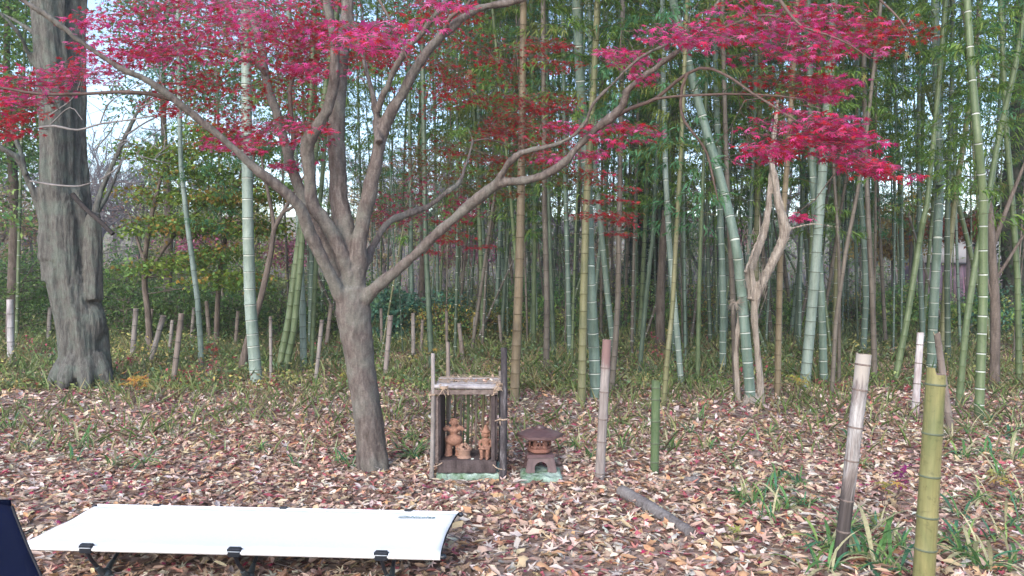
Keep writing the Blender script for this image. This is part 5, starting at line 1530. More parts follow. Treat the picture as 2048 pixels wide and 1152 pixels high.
# ================================================================== CUT BAMBOO POSTS
def node_ring_mesh(r, h=.006, mat='node_dark', seg=20):
    g = Geo()
    Q = [(0, 0, -h), (0, 0, -h * .4), (0, 0, h * .3), (0, 0, h)]
    g.tube(Q, [r * 1.0, r * 1.055, r * 1.05, r * 1.0], seg, False)
    return g.mesh('node_ring', [M[mat]], True)
def post(top, foot, w0, w1, mat, label, nodes=None, rings=False, seg=14, cut='flat', ringmat='node_dark', sink=.08, Y=None, group='cut bamboo stakes', ntop=None, wall=.18):
    """top, foot in pixels; w0 foot width, w1 top width in pixels"""
    b = on_ground(*foot)
    if Y: b = at(foot[0], foot[1], Y)
    Yp = b.y
    t = at(top[0], top[1], Yp)
    k = Yp / 1500
    root = empty('bamboo_post', b, label, 'bamboo post', group)
    ax = (t - b); Ln = ax.length; ax.normalize()
    q = Vector((0, 0, 1)).rotation_difference(ax)
    r0, r1 = w0 / 2 * k, w1 / 2 * k
    nodes = nodes if nodes is not None else [(.12 + .22 * i + random.uniform(-.03, .03)) for i in range(7)]
    nodes = [n for n in nodes if .03 < n < Ln - .02]
    # outside profile
    zs = [-sink]; rs_ = [r0 * 1.04]
    rad = lambda z: r0 + (r1 - r0) * max(0, min(1, z / Ln))
    for n in nodes:
        for dz, kk in ((-.02, 1.0), (-.006, 1.035), (.002, 1.05), (.008, 1.03), (.018, .995)):
            if n + dz < Ln - .008: zs.append(n + dz); rs_.append(rad(n) * kk)
    zs.append(Ln); rs_.append(r1)
    ang = np.arange(seg) * 2 * math.pi / seg
    def hi(a):
        if cut == 'step':
            return .0 + (.028 if math.cos(a - math.pi) > .45 else 0.0)
        if cut == 'slant': return .010 * math.cos(a + 2.6)
        if cut == 'jag': return .012 * math.sin(a * 3) + .008 * math.sin(a * 5 + 1)
        return .0015 * math.sin(a * 3)
    V = []; mi = []
    for i, (z, r) in enumerate(zip(zs, rs_)):
        for a in ang:
            V.append([math.cos(a) * r, math.sin(a) * r, z + (hi(a) if i == len(zs) - 1 else 0)])
    m = len(zs)
    F = [[i * seg + j, i * seg + (j + 1) % seg, (i + 1) * seg + (j + 1) % seg, (i + 1) * seg + j] for i in range(m - 1) for j in range(seg)]
    g = Geo(); 
    g.add(V, F, 0)
    # rim and inner wall with a floor at the last septum
    ri = r1 * (1 - wall)
    depth = Ln - (nodes[-1] if nodes else Ln - .1)
    depth = min(depth, .12)
    V2 = [[math.cos(a) * r1, math.sin(a) * r1, Ln + hi(a)] for a in ang] + [[math.cos(a) * ri, math.sin(a) * ri, Ln + hi(a)] for a in ang] + [[math.cos(a) * ri, math.sin(a) * ri, Ln - depth] for a in ang] + [[0, 0, Ln - depth]]
    F2 = [[j, (j + 1) % seg, seg + (j + 1) % seg, seg + j] for j in range(seg)]
    F3 = [[seg + j, seg + (j + 1) % seg, 2 * seg + (j + 1) % seg, 2 * seg + j] for j in range(seg)]
    b0 = g.n
    g.add(V2, F2, 1)
    g.F[4].append(np.array(F3) + b0); g.mi[4].append(np.full(len(F3), 2))
    g.add(V2, [[2 * seg + j, 2 * seg + (j + 1) % seg, 3 * seg] for j in range(seg)], 2)
    me = g.mesh('stalk', [M[mat], M['cut_wood'], M['board_brown']], True)
    o = link(bpy.data.objects.new('stalk', me), root)
    o.rotation_mode = 'QUATERNION'; o.rotation_quaternion = q
    if rings:
        for n in nodes:
            ro = bpy.data.objects.new('node_ring', node_ring_mesh(rad(n) * 1.045, .0045, ringmat, seg + 6))
            ro.rotation_mode = 'QUATERNION'; ro.rotation_quaternion = q
            ro.location = q @ Vector((0, 0, n))
            link(ro, root)
    else:
        g = Geo()
        for n in nodes:
            rn = node_ring_mesh(rad(n) * 1.045, .004, ringmat, seg)
            ro = bpy.data.objects.new('node_ring', rn)
            ro.rotation_mode = 'QUATERNION'; ro.rotation_quaternion = q
            ro.location = q @ Vector((0, 0, n)); link(ro, root)
    return root
# the four posts of the clearing
def nd(foot_y, ys, Y, total_top):
    return [zat(y, Y) - zat(foot_y, Y) for y in ys]
P4Y = 3.2
post((1872, 748), (1845, 1196), 41, 36, 'post_yellow', 'thick yellow green cut bamboo post standing nearest, notched at its top', nodes=[zat(y, P4Y) for y in (1092, 1027, 946, 861, 763)], rings=True, seg=28, cut='step', ringmat='node_olive', group='cut bamboo posts in the clearing', wall=.13, Y=P4Y)
post((1728, 708), (1679, 1128), 25, 29, 'post_leaning', 'weathered white bamboo post leaning right with a dark lower end', nodes=[.16, .31, .50, .66, .84, .96], rings=True, seg=22, cut='flat', ringmat='board_brown', group='cut bamboo posts in the clearing')
post((1214, 679), (1199, 964), 20, 18, 'post_pinktop', 'tall pinkish grey cut bamboo post right of the lantern', nodes=[.06, .27, .42, .60, .76], rings=True, seg=20, ringmat='board_brown', group='cut bamboo posts in the clearing')
post((1312, 762), (1309, 950), 17, 18, 'post_green', 'short fresh green cut bamboo post with a pale slanted top', nodes=[.09, .22, .37, .52, .60], rings=True, seg=20, cut='slant', ringmat='node_olive', group='cut bamboo posts in the clearing', wall=.25)
post((1841, 665), (1830, 828), 14, 13, 'post_redmark', 'short white weathered bamboo post behind the thick yellow one', nodes=[.12, .3, .5, .68], rings=True, seg=16, ringmat='board_brown', group='cut bamboo posts in the clearing')
post((1874, 667), (1901, 858), 14, 12, 'post_tan', 'broken tan bamboo post leaning left behind the thick yellow one', nodes=[.15, .3, .48, .62, .74], rings=True, seg=16, cut='jag', ringmat='board_brown', group='cut bamboo posts in the clearing')
# lower stained end of the leaning post and the red-brown stain: material wear
stakes = [
    ((20, 599), (22, 728), 13, 12, 'post_white', 'pale stake left of the old grey tree'),
    ((272, 617), (264, 725), 10, 10, 'post_grey', 'grey stake just right of the old grey tree'),
    ((303, 618), (292, 700), 9, 9, 'post_tan', 'tan stake second to the right of the old grey tree'),
    ((327, 631), (298, 735), 10, 11, 'post_grey', 'grey stake leaning far right in front of the dark shrub'),
    ((363, 627), (346, 770), 11, 11, 'post_tan', 'tall tan stake leaning right, left of the thin pale bamboo'),
    ((413, 602), (420, 690), 9, 8, 'post_tan', 'slim tan stake right of the thin pale bamboo'),
    ((405, 606), (404, 660), 9, 9, 'post_tan', 'broad tan stake hidden behind the slim one by the thin pale bamboo'),
    ((450, 609), (450, 670), 9, 9, 'post_tan', 'short tan stake halfway between thin pale and mint bamboo'),
    ((541, 633), (542, 768), 6, 7, 'post_grey', 'slim grey stake just right of the tall mint bamboo'),
    ((644, 640), (631, 767), 8, 8, 'post_grey', 'grey stake left of the maple trunk'),
    ((662, 610), (652, 700), 9, 8, 'post_tan', 'tan stake half hidden behind the maple trunk'),
    ((781, 631), (770, 758), 10, 10, 'post_pink', 'pinkish stake right of the maple trunk'),
    ((762, 617), (764, 700), 6, 6, 'post_tan', 'thin tan stake nearest the right of the maple trunk'),
    ((826, 626), (827, 725), 8, 8, 'post_grey', 'grey stake between maple trunk and shrine'),
    ((893, 622), (894, 700), 6, 6, 'post_tan', 'thin tan stake far behind the left half of the shrine'),
    ((918, 647), (927, 728), 9, 8, 'post_tan', 'tan stake leaning left behind the middle of the shrine'),
    ((998, 630), (1004, 705), 6, 6, 'post_tan', 'thin brown stake behind the right post of the shrine'),
    ((345, 640), (338, 712), 7, 7, 'post_grey', 'thin grey stake between the far leaning and the tall tan stake'),
    ((388, 615), (382, 690), 7, 7, 'post_grey', 'thin grey stake just left of the thin pale bamboo'),
    ((476, 622), (470, 700), 7, 7, 'post_tan', 'thin tan stake left of the tall mint bamboo'),
    ((700, 628), (706, 700), 7, 7, 'post_grey', 'thin grey stake peeping out right beside the maple trunk'),
    ((845, 640), (842, 712), 6, 6, 'post_tan', 'thin tan stake just left of the shrine'),
    ((950, 634), (946, 700), 6, 6, 'post_grey', 'thin grey stake behind the right half of the shrine'),
    ((100, 615), (96, 690), 8, 8, 'post_grey', 'grey stake touching the left side of the old grey tree'),
    ((236, 606), (240, 680), 7, 7, 'post_grey', 'thin grey stake hugging the right side of the old grey tree'),
    ((2036, 640), (2030, 720), 8, 8, 'post_grey', 'grey stake at the right edge beyond the forked tree'),
    ((0, 520), (2, 640), 9, 9, 'post_grey', 'grey stake cut off by the left edge')]
for t, f, w0, w1, mt, lab in stakes:
    post(t, f, w0, w1, mt, lab, seg=10)

# fallen grey log, dark stones, logs in the back
def log(px0, px1, w, mat, label, Yz=None, lift=.6, name='fallen_log', n=16):
    if Yz is None:
        a, c = on_ground(*px0, z=.045), on_ground(*px1, z=.012)
    else:
        a, c = at(px0[0], px0[1], Yz), at(px1[0], px1[1], Yz)
    r = w / 2 * a.y / 1500
    g = Geo(); pts = [a + (c - a) * t + Vector((random.uniform(-1, 1) * r * .15, 0, random.uniform(-.5, .5) * r * .1)) for t in (0, .25, .5, .75, 1)]
    Q, rr = resample(pts, [r, r * .98, r * 1.03, r * .95, r * .85], .04)
    rr = rr * (1 + .03 * np.sin(np.arange(len(rr)) * 1.3))
    g.tube(Q, rr, n, True)
    o = g.obj(name, [M[mat]], None, True, a)
    return tag(o, label, 'log')
log((1243, 982), (1380, 1066), 25, 'log', 'grey barked log lying half buried in leaves behind the two posts')
for k, (a, b_, w, lab) in enumerate([((1690, 702), (1850, 708), 5, 'long dark log lying on top of the pile at the back right'), ((1700, 712), (1835, 716), 5, 'dark log lying lowest in the pile at the back right'), ((1740, 706), (1900, 716), 4, 'thin dark pole lying across the pile at the back right')]):
    log(a, b_, w, 'dark_wood', lab, Yz=13.5 + k * .1, n=8)
for k, (a, b_, w, lab) in enumerate([((1240, 668), (1345, 655), 5, 'upper dark dead branch lying behind the green cut post'), ((1255, 688), (1420, 672), 6, 'lower dark dead branch lying behind the green cut post'), ((640, 655), (700, 668), 5, 'dark dead branch on the ground behind the maple'), ((930, 668), (1010, 660), 5, 'dark dead branch lying behind the shrine'),
                                     ((1350, 665), (1450, 690), 5, 'dark dead branch slanting down left of the curved bamboo')]):
    log(a, b_, w, 'dark_wood', lab, Yz=16.5 + k * .2, n=8)

def rock(px, py, sx, sy, sz_, label, mat='log'):
    p = on_ground(px, py)
    g = Geo(); g.ball((0, 0, sz_ * .3), (sx, sy, sz_), 14, 10)
    me = remesh(g, min(sx, sz_) * .18, [M[mat]], 'stone', 1, lambda co: .08 * sz_ * np.sin(co[:, 0] * 90) + .1 * sz_ * np.sin(co[:, 1] * 60 + co[:, 2] * 80))
    o = link(bpy.data.objects.new('stone', me)); o.location = (p.x, p.y, 0)
    tag(o, label, 'stone')
rock(1385, 965, .06, .04, .035, 'dark stone lying in the leaves right of the green post')
rock(1510, 915, .06, .05, .045, 'dark clod poking out of the grass left of the leaning post', 'board_brown')

# ================================================================== SEEDLINGS
def seedling(px, py, h, spread, cols, n, label, leaf=.035, name='maple_seedling'):
    p = on_ground(px, py)
    root = empty(name, p, label, 'seedling')
    g = Geo(); ps = []
    r = random.Random(px)
    for k in range(max(2, n // 4)):
        a = r.uniform(0, 6.28); e = Vector((math.cos(a) * spread * r.uniform(.3, 1), math.sin(a) * spread * .6 * r.uniform(.3, 1), h * r.uniform(.6, 1)))
        g.tube([(0, 0, -.02), (e.x * .3, e.y * .3, e.z * .6), tuple(e)], [.003, .002, .001], 4)
        ps.append(e)
    link(bpy.data.objects.new('stem', g.mesh('stem', [M['twig']], True)), root)
    mesh_c = [mesh_np('leaf', MV5, MF5, M['maple_leaf'], np.tile([c], (len(MV5), 1))) for c in cols]
    for k in range(n):
        e = ps[k % len(ps)]
        o = bpy.data.objects.new('leaf', mesh_c[k % len(cols)])
        o.location = e * r.uniform(.75, 1.0) + Vector((r.uniform(-.04, .04), r.uniform(-.04, .04), r.uniform(-.02, .03)))
        o.rotation_euler = (r.uniform(-.7, .3), r.uniform(-.5, .5), r.uniform(0, 6.28))
        s = leaf * 1.35 * r.uniform(.7, 1.2); o.scale = (s, s, s)
        link(o, root)
YG = [(0.50, 0.42, 0.10), (0.42, 0.42, 0.12), (0.55, 0.36, 0.10)]
seedling(268, 812, .36, .24, [(0.62, 0.36, 0.08), (0.55, 0.38, 0.10), (0.50, 0.20, 0.08)], 34, 'orange yellow maple seedling in front of the leaning stakes', .045)
seedling(1596, 805, .30, .17, YG, 18, 'yellow maple seedling at the foot of the pale mint bamboo', .045)
seedling(1765, 1015, .17, .12, YG, 12, 'yellow green maple seedling between the two nearest posts', .035)
seedling(1795, 1000, .20, .12, [(0.33, 0.03, 0.20), (0.26, 0.03, 0.16)], 12, 'purple leaved maple seedling left of the thick yellow post', .032)
seedling(1490, 1085, .08, .09, [(0.40, 0.42, 0.12), (0.30, 0.36, 0.10)], 7, 'small pale green seedling below the grass between log and leaning post', .032)
seedling(1990, 985, .14, .14, YG + [(0.5, .38, .2)], 16, 'yellow seedling at the right edge beyond the thick yellow post', .035)
seedling(1740, 1050, .07, .08, [(0.34, 0.36, 0.10)], 6, 'green seedling just right of the leaning post', .03)
seedling(265, 745, .25, .10, [(0.40, 0.03, 0.10), (0.35, 0.05, 0.08)], 14, 'crimson seedling at the foot of the grey leaning stake', .04)
seedling(425, 755, .5, .10, [(0.38, 0.05, 0.05), (0.30, 0.04, 0.05)], 20, 'red leaved upright seedling right of the thin pale bamboo', .04)
seedling(1938, 860, .08, .08, [(0.42, 0.02, 0.12)], 6, 'tiny crimson seedling in front of the tall green bamboo', .03)
seedling(855, 745, .35, .2, YG, 20, 'yellow seedling behind the left post of the shrine', .05)
seedling(690, 775, .2, .15, YG, 12, 'yellow seedling behind the maple trunk', .04)
seedling(60, 790, .2, .2, [(0.30, 0.06, 0.05), (0.2, 0.16, 0.06)], 16, 'reddish seedling left of the old grey tree', .04)

# ================================================================== SHRINE
SY = 5.0
def sx(px): return (px - 1024) / 1500 * SY
def sz2(py): return zat(py, SY)
sh_pt = Vector((sx(935), SY, 0))
shrine = empty('bamboo_shrine', sh_pt, 'small open fronted shrine of old boards and bamboo under a bamboo pole roof', 'shrine')
def loc(v): return np.array(v, float) - np.array(sh_pt)
def stick(name, a, b, r0, r1, mat, parent=shrine, n=12, nodes=0, bend=0.0, origin=sh_pt):
    g = Geo(); a = np.array(a, float); b = np.array(b, float)
    d = np.linalg.norm(b - a)
    pts = [a + (b - a) * t + np.array([bend * math.sin(t * 3.1), 0, 0]) for t in np.linspace(0, 1, max(3, int(d / .02)))]
    rr = np.linspace(r0, r1, len(pts)) * (1 + .03 * np.sin(np.arange(len(pts)) * 1.1 + a[0] * 50))
    if nodes:
        for k in range(1, nodes + 1):
            rr[int(len(rr) * k / (nodes + 1))] *= 1.14
    g.tube(np.array(pts) - np.array(origin), rr, n, True)
    return g.obj(name, [M[mat]], parent, True)
# pillars
stick('corner_post', (sx(862), SY - .02, -.05), (sx(866), SY - .02, sz2(706)), .016, .013, 'post_grey', nodes=3, bend=.006)
stick('corner_post', (sx(1005), SY - .02, -.05), (sx(1008), SY - .02, sz2(695)), .026, .021, 'black_post', nodes=2, bend=.004)
stick('corner_post', (sx(889), SY + .33, -.05), (sx(887), SY + .33, zat(684, SY + .33)), .017, .014, 'post_tan', nodes=3)
stick('corner_post', (sx(1000), SY + .33, -.05), (sx(1000), SY + .33, zat(742, SY + .33)), .018, .015, 'post_grey', nodes=3)
# boards
def board(name, c, size, mat, parent=shrine, rz=0.0, bev=.002):
    bm = bmesh.new(); bmesh.ops.create_cube(bm, size=1)
    bmesh.ops.scale(bm, vec=size, verts=bm.verts)
    bmesh.ops.bevel(bm, geom=list(bm.edges), offset=bev, segments=1, affect='EDGES')
    me = bpy.data.meshes.new(name); bm.to_mesh(me); bm.free(); me.materials.append(M[mat])
    o = bpy.data.objects.new(name, me); o.location = loc(c) ; o.rotation_euler = (0, 0, rz)
    return link(o, parent)
z_f0, z_f1 = sz2(946), sz2(921)
board('floor_board', (sx(933), SY + .165, (z_f0 + z_f1) / 2), (sx(992) - sx(874), .33, z_f1 - z_f0), 'old_board')
wz0, wz1 = z_f1 + .002, sz2(792)
for k in range(2):
    board('side_board', (sx(878), SY + .085 + k * .165, (wz0 + wz1) / 2), (.018, .16, wz1 - wz0), 'old_board', rz=-.03)
    board('side_board', (sx(991), SY + .085 + k * .165, (wz0 + wz1) / 2), (.018, .16, wz1 - wz0), 'old_board', rz=.02)
board('side_board', (sx(872), SY - .005, (wz0 + wz1) / 2 - .01), (.03, .016, wz1 - wz0 + .02), 'board_brown')
board('side_board', (sx(986), SY - .004, (wz0 + wz1) / 2), (.026, .016, wz1 - wz0), 'old_board')
# front crossbars
board('cross_board', (sx(929), SY - .022, sz2(783)), (sx(997) - sx(862), .018, .032), 'board_brown')
for k, (yy, r, x0, x1) in enumerate([(768, .013, 870, 1002), (771, .011, 868, 1000)]):
    pass
stick('roof_pole', (sx(869), SY - .028, sz2(771.5)), (sx(1000), SY - .028, sz2(774)), .0135, .0125, 'silver_bamboo', nodes=2)
for k in range(9):
    yk = SY + .005 + k * .040
    stick('roof_pole', (sx(872) + random.uniform(-.01, .01), yk, sz2(770) + random.uniform(-.003, .003) - .004), (sx(1001) + random.uniform(-.012, .01), yk, sz2(771.5) - .004), random.uniform(.013, .017), random.uniform(.012, .016), ['silver_bamboo', 'post_grey', 'silver_bamboo', 'post_tan', 'post_grey', 'board_brown', 'post_grey', 'silver_bamboo', 'post_tan'][k], nodes=3)
stick('roof_pole', (sx(868), SY + .34, sz2(786)), (sx(1006), SY + .34, sz2(787)), .014, .013, 'board_brown', nodes=2)
Vd, Fd, Cd = bake(*DRY[1], rots(16, None, np.random.default_rng(5).normal(0, .4, 16), np.random.default_rng(6).normal(0, .4, 16)), np.full(16, .035), np.stack([np.random.default_rng(7).uniform(-.2, .2, 16), np.random.default_rng(8).uniform(.0, .33, 16), np.full(16, sz2(770) + .019)], 1), palette(16, LIT_COL[:6]))
o_ = link(bpy.data.objects.new('dry_leaf_debris', mesh_np('dry_leaf_debris', Vd, Fd, M['litter'], Cd, True)), shrine); o_['kind'] = 'stuff'
gs = Geo()
for _ in range(60):
    a_ = random.uniform(-.5, .5); x_ = random.uniform(-.21, .2); y_ = random.uniform(0, .33); l_ = random.uniform(.03, .10); z_ = sz2(770) + random.uniform(.010, .022)
    gs.tube([(x_, y_, z_), (x_ + math.cos(a_) * l_ * .5, y_ + math.sin(a_) * l_ * .5, z_ + .006), (x_ + math.cos(a_) * l_, y_ + math.sin(a_) * l_, z_ - .004)], .0012, 4)
o_ = gs.obj('straw', [M['rope']], shrine); o_['kind'] = 'stuff'
# back lattice of canes
for px, mt, r, b_ in ((899, 'post_grey', .009, 0), (909, 'brown_bark', .010, .002), (922, 'post_tan', .009, -.002), (927, 'culm_dark', .006, 0), (935, 'post_green', .0125, .003), (952, 'post_tan', .010, 0), (967, 'culm_tan', .011, -.004), (980, 'post_tan', .009, .002), (943, 'culm_brown', .005, .002)):
    Yb = SY + .31
    x = (px - 1024) / 1500 * Yb
    stick('cane', (x - .004, Yb, z_f1 - .002), (x + .004, Yb, zat(778, Yb)), r * .8, r * .85, mt, nodes=2, bend=b_, n=10)
# ropes
def rope(pts, r=.0035, parent=shrine, name='rope'):
    P, rr = resample(pts, r, .006)
    g = Geo(); g.tube(P - np.array(sh_pt), rr * (1 + .25 * np.sin(np.arange(len(rr)) * 1.9)), 6, True)
    return g.obj(name, [M['rope']], parent, True)
def wrap(cx, cy, cz, r, turns, rise, tails=1):
    pts = []
    for i in range(int(turns * 12)):
        a = i / 12 * 2 * math.pi
        pts.append((cx + math.cos(a) * r * random.uniform(.97, 1.05), cy + math.sin(a) * r, cz + rise * i / (turns * 12)))
    for k in range(tails):
        pts.append((cx + random.uniform(-.04, .04), cy - r - .004, cz - random.uniform(.02, .05)))
    rope(pts)
wrap(sx(864), SY - .02, sz2(790), .022, 2.5, .015)
wrap(sx(889), SY - .03, sz2(776), .026, 3.2, .02)
wrap(sx(1007), SY - .02, sz2(838), .027, 2.5, .008)
wrap(sx(997), SY - .02, sz2(780), .028, 3.5, .03)
wrap(sx(1000), SY - .02, sz2(770), .025, 2.5, .02)
rope([(sx(990), SY - .03, sz2(840)), (sx(1002), SY - .045, sz2(836)), (sx(1012), SY - .03, sz2(840))])
rope([(sx(858), SY - .03, sz2(930)), (sx(872), SY - .025, sz2(930)), (sx(884), SY - .02, sz2(924))])
rope([(sx(986), SY - .02, sz2(928)), (sx(996), SY - .04, sz2(934)), (sx(1010), SY - .04, sz2(936))])
for _ in range(8):
    x0 = sx(random.uniform(990, 1004)); z0 = sz2(random.uniform(758, 785))
    rope([(x0, SY - .05, z0), (x0 + random.uniform(-.02, .02), SY - .06, z0 + random.uniform(-.02, .02)), (x0 + random.uniform(-.05, .03), SY - .05, z0 + random.uniform(-.05, .03))], .0018)
for _ in range(5):
    x0 = sx(random.uniform(880, 895)); z0 = sz2(random.uniform(760, 780))
    rope([(x0, SY - .05, z0), (x0 + random.uniform(-.02, .02), SY - .06, z0 + random.uniform(-.02, .02)), (x0 + random.uniform(-.03, .03), SY - .05, z0 + random.uniform(-.06, .02))], .0018)
def stone_block(name, cx, cy, w0, w1, d0, d1, h, label, seed, origin):
    r = np.random.default_rng(seed)
    g = Geo()
    V = []
    for z, w, d in ((-.04, w0, d0), (h * .5, (w0 + w1) / 2 * 1.02, (d0 + d1) / 2), (h, w1, d1)):
        V += [[-w / 2, -d / 2, z], [w / 2, -d / 2, z], [w / 2, d / 2, z], [-w / 2, d / 2, z]]
    F = [[i * 4 + j, i * 4 + (j + 1) % 4, (i + 1) * 4 + (j + 1) % 4, (i + 1) * 4 + j] for i in range(2) for j in range(4)] + [[3, 2, 1, 0], [8, 9, 10, 11]]
    g.add(V, F)
    me = remesh(g, .007, [M['stone']], name, 3, lambda co: .008 * np.sin(co[:, 0] * 34 + seed) * np.sin(co[:, 2] * 40 + co[:, 1] * 30) + .003 * np.sin(co[:, 0] * 83 + co[:, 1] * 60) + .002 * np.sin(co[:, 0] * 170) * np.sin(co[:, 2] * 190 + co[:, 1] * 160))
    o = link(bpy.data.objects.new(name, me)); o.location = (cx, cy, 0)
    return tag(o, label, 'stone')
stone_block('stone_block', sx(935), SY + .16, .43, .41, .34, .33, z_f0 - .006, 'pale mint flat stone with moss under the bamboo shrine', 1, None)

# figurines on the shrine floor --------------------------------------------------
def fpt(px, py, Y): return np.array(at(px, py, Y))
FY = SY + .13
fz = z_f1 + .001
def figurine(cx, label, builder, name):
    base = Vector(((cx - 1024) / 1500 * FY, FY, fz))
    g = Geo(); builder(g)
    me = remesh(g, .0028, [M['terracotta']], name, 2)
    o = link(bpy.data.objects.new(name, me)); o.location = base
    tag(o, label, 'clay figurine')
    return o
def standing(g):
    u = FY / 1500
    H_ = 24 * u / 24 * 1.0
    g.tube(*resample([(-.036, 0, .0), (-.034, 0, .05), (-.028, 0, .09)], [.027, .024, .028], .01), 14)
    g.tube(*resample([(.036, 0, .0), (.034, 0, .05), (.028, 0, .09)], [.027, .024, .028], .01), 14)
    g.ball((-.037, -.012, .008), (.03, .034, .012)); g.ball((.037, -.012, .008), (.03, .034, .012))
    g.ball((0, 0, .108), (.063, .046, .040), 20, 14)
    g.tube(*resample([(0, 0, .12), (0, 0, .15), (0, 0, .175)], [.040, .026, .036], .01), 16)
    g.ball((0, 0, .18), (.046, .026, .024))
    for s in (-1, 1):
        g.tube(*resample([(s * .03, 0, .192), (s * .052, -.004, .19), (s * .068, -.006, .176)], [.018, .017, .014], .01), 10)
        g.ball((s * .018, -.024, .178), .010, 10, 8)
    g.ball((0, 0, .225), (.024, .02, .026), 14, 10)
    g.ball((0, .004, .245), (.028, .018, .014), 14, 8)
    g.ball((-.026, 0, .226), .009, 8, 6); g.ball((.026, 0, .226), .009, 8, 6)
    g.ball((0, -.021, .222), (.004, .006, .007), 8, 6)
    g.tube([(0, 0, .19), (0, 0, .215)], [.014, .014], 10)
standing_o = figurine(907, 'standing terracotta figurine with broad hips and short arms', standing, 'clay_figurine')
def seated(g):
    g.prism(12, .042, .038, 0, .06, (0.0, .02))
    for s in (-1, 1):
        g.tube(*resample([(s * .018, 0, .072), (s * .024, -.045, .07), (s * .022, -.052, .03), (s * .022, -.056, .0)], [.020, .017, .013, .013], .01), 10)
        g.ball((s * .022, -.066, .006), (.012, .022, .008))
        g.tube(*resample([(s * .034, .0, .128), (s * .048, -.01, .10), (s * .030, -.045, .088), (s * .008, -.056, .088)], [.013, .012, .010, .009], .01), 10)
    g.tube(*resample([(0, 0, .06), (0, 0, .10), (0, 0, .135)], [.036, .029, .035], .01), 14)
    g.ball((0, 0, .132), (.038, .024, .014))
    g.tube([(0, 0, .13), (0, 0, .155)], [.014, .014], 10)
    g.ball((0, -.002, .170), (.024, .023, .026), 14, 10)
    g.ball((-.027, 0, .168), (.008, .01, .016)); g.ball((.027, 0, .168), (.008, .01, .016))
    g.ball((0, -.024, .168), (.004, .006, .007), 8, 6)
    g.prism(16, .033, .036, .186, .196); g.prism(16, .030, .012, .196, .232)
    g.ball((0, 0, .232), .012)
    g.box((0, -.058, .080), (.085, .032, .012))
so_ = figurine(972, 'seated terracotta figurine in a pointed hat holding a board on its lap', seated, 'clay_figurine'); so_.rotation_euler = (0, 0, -.15); so_.scale = (.92,) * 3; so_.location.y -= .05
# clay box with a heap in it
cb = Vector(((928 - 1024) / 1500 * (SY + .085), SY + .085, fz))
g = Geo(); g.prism(24, .050, .040, 0, .016); g.prism(24, .040, .046, .016, .052); g.prism(24, .054, .056, .052, .062)
cbo = g.obj('clay_pot', [M['clay_pale']], None, False, None); cbo.location = cb
tag(cbo, 'low pale clay pot heaped with clay beads between the two figurines', 'clay pot')
g = Geo()
rr_ = random.Random(4)
for k in range(60):
    a = rr_.uniform(0, 6.28); q = rr_.uniform(0, 1) ** .5
    g.ball((math.cos(a) * .042 * q, math.sin(a) * .042 * q, .064 + .030 * (1 - q ** 1.5)), rr_.uniform(.005, .008), 7, 5)
o = g.obj('heap', [M['clay_pale']], cbo, True); o['kind'] = 'stuff'
for px, py, lab in ((945, 926, 'left white pebble on the shrine floor edge'), (962, 930, 'right white pebble on the shrine floor edge')):
    g = Geo(); g.ball((0, 0, .004), (.012, .008, .005), 10, 6)
    p = at(px, py, SY + .02); o = g.obj('pebble', [M['node_pale']], None, True); o.location = (p.x, SY + .025 , z_f1 + .001); tag(o, lab, 'pebble')

# ================================================================== LANTERN
LYc = SY + .13
lz = sz2(944)
lc = Vector(((1080 - 1024) / 1500 * LYc, LYc, zat(944, SY + .05)))
stone_block('stone_block', sx(1083), SY + .06, .29, .25, .32, .28, lc.z - .002, 'pale mint mossy stone carrying the ceramic lantern', 5, None)
lan = empty('garden_lantern', lc, 'small brown glazed garden lantern with wide six sided roof', 'lantern')
hexr = 0.0        # prism rot so that a flat side faces the camera
g = Geo(); 
# foot: four-sided arch stand
def arch_panel(w_top, w_bot, h, aw, ah, th):
    """panel in XZ with arched opening, thickness along +Y"""
    out = [(-w_bot / 2, 0)]
    pts = [(-w_bot / 2, 0), (-aw / 2, 0)]
    for i in range(0, 9):
        a = math.pi - math.pi * i / 8
        pts.append((math.cos(a) * aw / 2, ah * .45 + math.sin(a) * ah * .55))
    pts += [(aw / 2, 0), (w_bot / 2, 0), (w_top / 2, h), (-w_top / 2, h)]
    bm = bmesh.new()
    vs = [bm.verts.new((x, 0, z)) for x, z in pts]
    f = bm.faces.new(vs)
    r = bmesh.ops.extrude_face_region(bm, geom=[f])
    bmesh.ops.translate(bm, vec=(0, th, 0), verts=[v for v in r['geom'] if isinstance(v, bmesh.types.BMVert)])
    bmesh.ops.triangulate(bm, faces=bm.faces)
    bmesh.ops.recalc_face_normals(bm, faces=bm.faces)
    me = bpy.data.meshes.new('leg_panel'); bm.to_mesh(me); bm.free(); me.materials.append(M['iron'])
    return me
hf = .105
pm = arch_panel(.175, .215, hf, .088, .072, .026)
for k in range(4):
    o = bpy.data.objects.new('leg_panel', pm)
    a = k * math.pi / 2 + .06
    o.location = (math.sin(a) * .095, -math.cos(a) * .095, 0); o.rotation_euler = (0, 0, a)
    m0 = Matrix.Rotation(a, 4, 'Z') @ Matrix.Rotation(R(-11), 4, 'X')
    o.matrix_world = Matrix.Translation((math.sin(a) * .100, -math.cos(a) * .100, 0)) @ m0
    link(o, lan)
g = Geo(); g.prism(4, .132, .118, hf - .006, hf + .012, rot=math.pi / 4 + .06); g.obj('stand_top', [M['iron']], lan)
g = Geo(); g.prism(6, .066, .088, hf + .010, hf + .024); g.prism(6, .090, .090, hf + .024, hf + .034); g.prism(6, .088, .080, hf + .034, hf + .044); g.obj('middle_plate', [M['iron_red']], lan)
